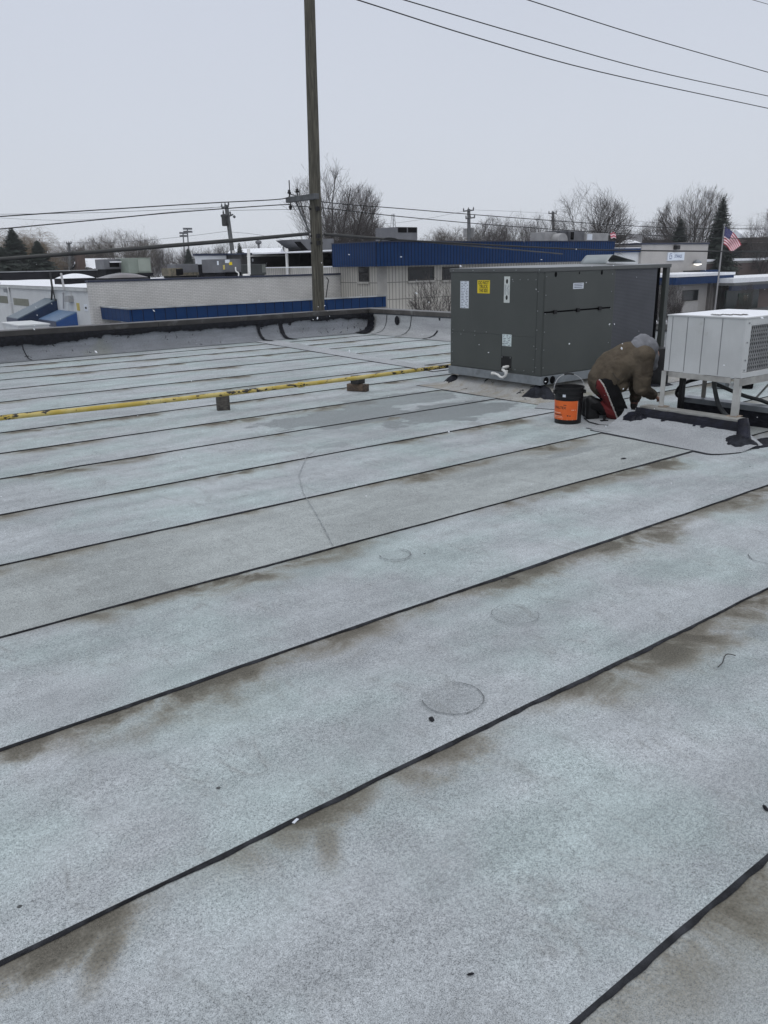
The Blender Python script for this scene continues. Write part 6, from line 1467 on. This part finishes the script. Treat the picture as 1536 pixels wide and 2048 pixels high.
spruce('shorter dark spruce between the willow and the small bare tree', 76, 480, 96, 5.0, 4)
spruce('low dark spruce at the left edge below the willow', 2, 492, 94, 6.4, 7)
spruce('small hazy spruce left of the white panel screen', 376, 497, 150, 3.50, 5)
spruce('small spruce right of the leaning far pole', 479, 485, 150, 2.80, 6)
spruce('thin spruce tip in the broad bare tree above the house', 199, 490, 124, 2.45, 8)

# distant woods on the skyline: one mass
rnd = random.Random(99); wm = MB()
FARP = dict(SPREAD, depth=3, kids=(10, 8, 7), seg=(.6, .28, .16), rmin=.02)
def far_tree(px, top, D, wide):
    mt = MB(); H = hgt_(px, top, D); grow(mt, mt, rnd, Vector((0, 0, 0)), Vector((0, 0, 1)), H * .34, H * .02, 0, dict(FARP, H=H), (.58 * H, .40 * H * wide, .42 * H, .40 * H))
    p0 = spot(px, D); wm.add([v + p0 for v in mt.v], mt.f)
for k in range(46):
    px = -60 + 1680 * k / 45 + rnd.uniform(-14, 14); D = rnd.uniform(190, 330)
    top = 495 - .034 * (px - 400) + rnd.uniform(-14, 4)
    if 330 < px < 600: top -= 2
    far_tree(px, top, D, 1.2)
for px in (345, 372, 398, 415, 440, 462, 490, 505, 525, 545): far_tree(px, 487 + rnd.uniform(-4, 10), 180, 1.2)
o = wm.build('distant_woods', M_TWIG, fix=False, loc=(150, 200, -4.2)); tag(o, 'hazy band of far bare woods along the skyline', 'woods', kind='stuff')
# a few far snowy roofs under the skyline
for (p0, p1_, yt, yb, D, lab) in ((455, 560, 497, 512, 170, 'far snowy shed roof right of the leaning pole'), (1490, 1560, 459, 482, 150, 'far snow covered roof right of the flag'), (1280, 1340, 466, 486, 160, 'far snowy roof between the pale building and the shorter spruce'), (60, 158, 520, 538, 150, 'far low snowy roof left of the chimney')):
    a, b = at(p0, yb, D), at(p1_, yb, D); h = at(p0, yt, D).z - a.z; t = thing('far_building', lab, 'building', ((a.x + b.x) / 2, a.y, -4.2), 'far snowy buildings'); dv = Vector((b.x - a.x, b.y - a.y, 0)); nv = Vector((-dv.y, dv.x, 0)).normalized() * 9
    m = MB(); m.prism([(a.x, a.y, -4.2), (b.x, b.y, -4.2), (b.x + nv.x, b.y + nv.y, -4.2), (a.x + nv.x, a.y + nv.y, -4.2)], (0, 0, 4.2 + a.z + h * .3)); m.build('wall', M_BRBRICK, t)
    m = MB(); z0 = a.z + h * .3 + .002; A = Vector((a.x, a.y, z0)); B = Vector((b.x, b.y, z0)); up_ = Vector((0, 0, h * .7)); m.add([A, B, B + nv, A + nv, A + nv * .5 + up_, B + nv * .5 + up_], [(0, 1, 5, 4), (2, 3, 4, 5), (0, 4, 3), (1, 2, 5), (3, 2, 1, 0)]); m.build('roof', M_SNOW, t)

# ================================================================ FALLING SNOW AND AIR
rnd = random.Random(5); m = MB()
for k in range(210):
    D = rnd.uniform(2.2, 13) ; p = at(rnd.uniform(-80, 1620), rnd.uniform(470, 1000), D)
    if p.z < .1: continue
    r_ = rnd.uniform(.0018, .0038); ax = Vector((rnd.gauss(.5, .4), rnd.gauss(0, .3), rnd.gauss(-.5, .4))).normalized(); ay = ax.orthogonal().normalized(); az = ax.cross(ay)
    e_ = rnd.uniform(1.2, 2.6)
    m.add([p + ax * r_ * e_, p - ax * r_ * e_, p + ay * r_, p - ay * r_, p + az * r_, p - az * r_], [(0, 2, 4), (2, 1, 4), (1, 3, 4), (3, 0, 4), (2, 0, 5), (1, 2, 5), (3, 1, 5), (0, 3, 5)])
o = m.build('falling_snow', M_SNOW, fix=False, loc=(5, 5, 0)); tag(o, 'sparse snowflakes drifting through the air', 'snowflakes', kind='stuff')

m = MB(); m.box(-1510, 1810, -1510, 2210, -5.2, 16.0)
hz = bpy.data.materials.new('winter_air'); hz.use_nodes = True; t = hz.node_tree; t.nodes.clear()
o_ = t.nodes.new('ShaderNodeOutputMaterial'); pv = t.nodes.new('ShaderNodeVolumePrincipled'); pv.inputs['Density'].default_value = .00038; pv.inputs['Color'].default_value = (.95, .97, 1, 1)
t.links.new(pv.outputs[0], o_.inputs['Volume'])
o = m.build('haze', hz, loc=(0, 0, -5.2)); tag(o, 'thin snowy haze in the air', 'haze', kind='stuff')
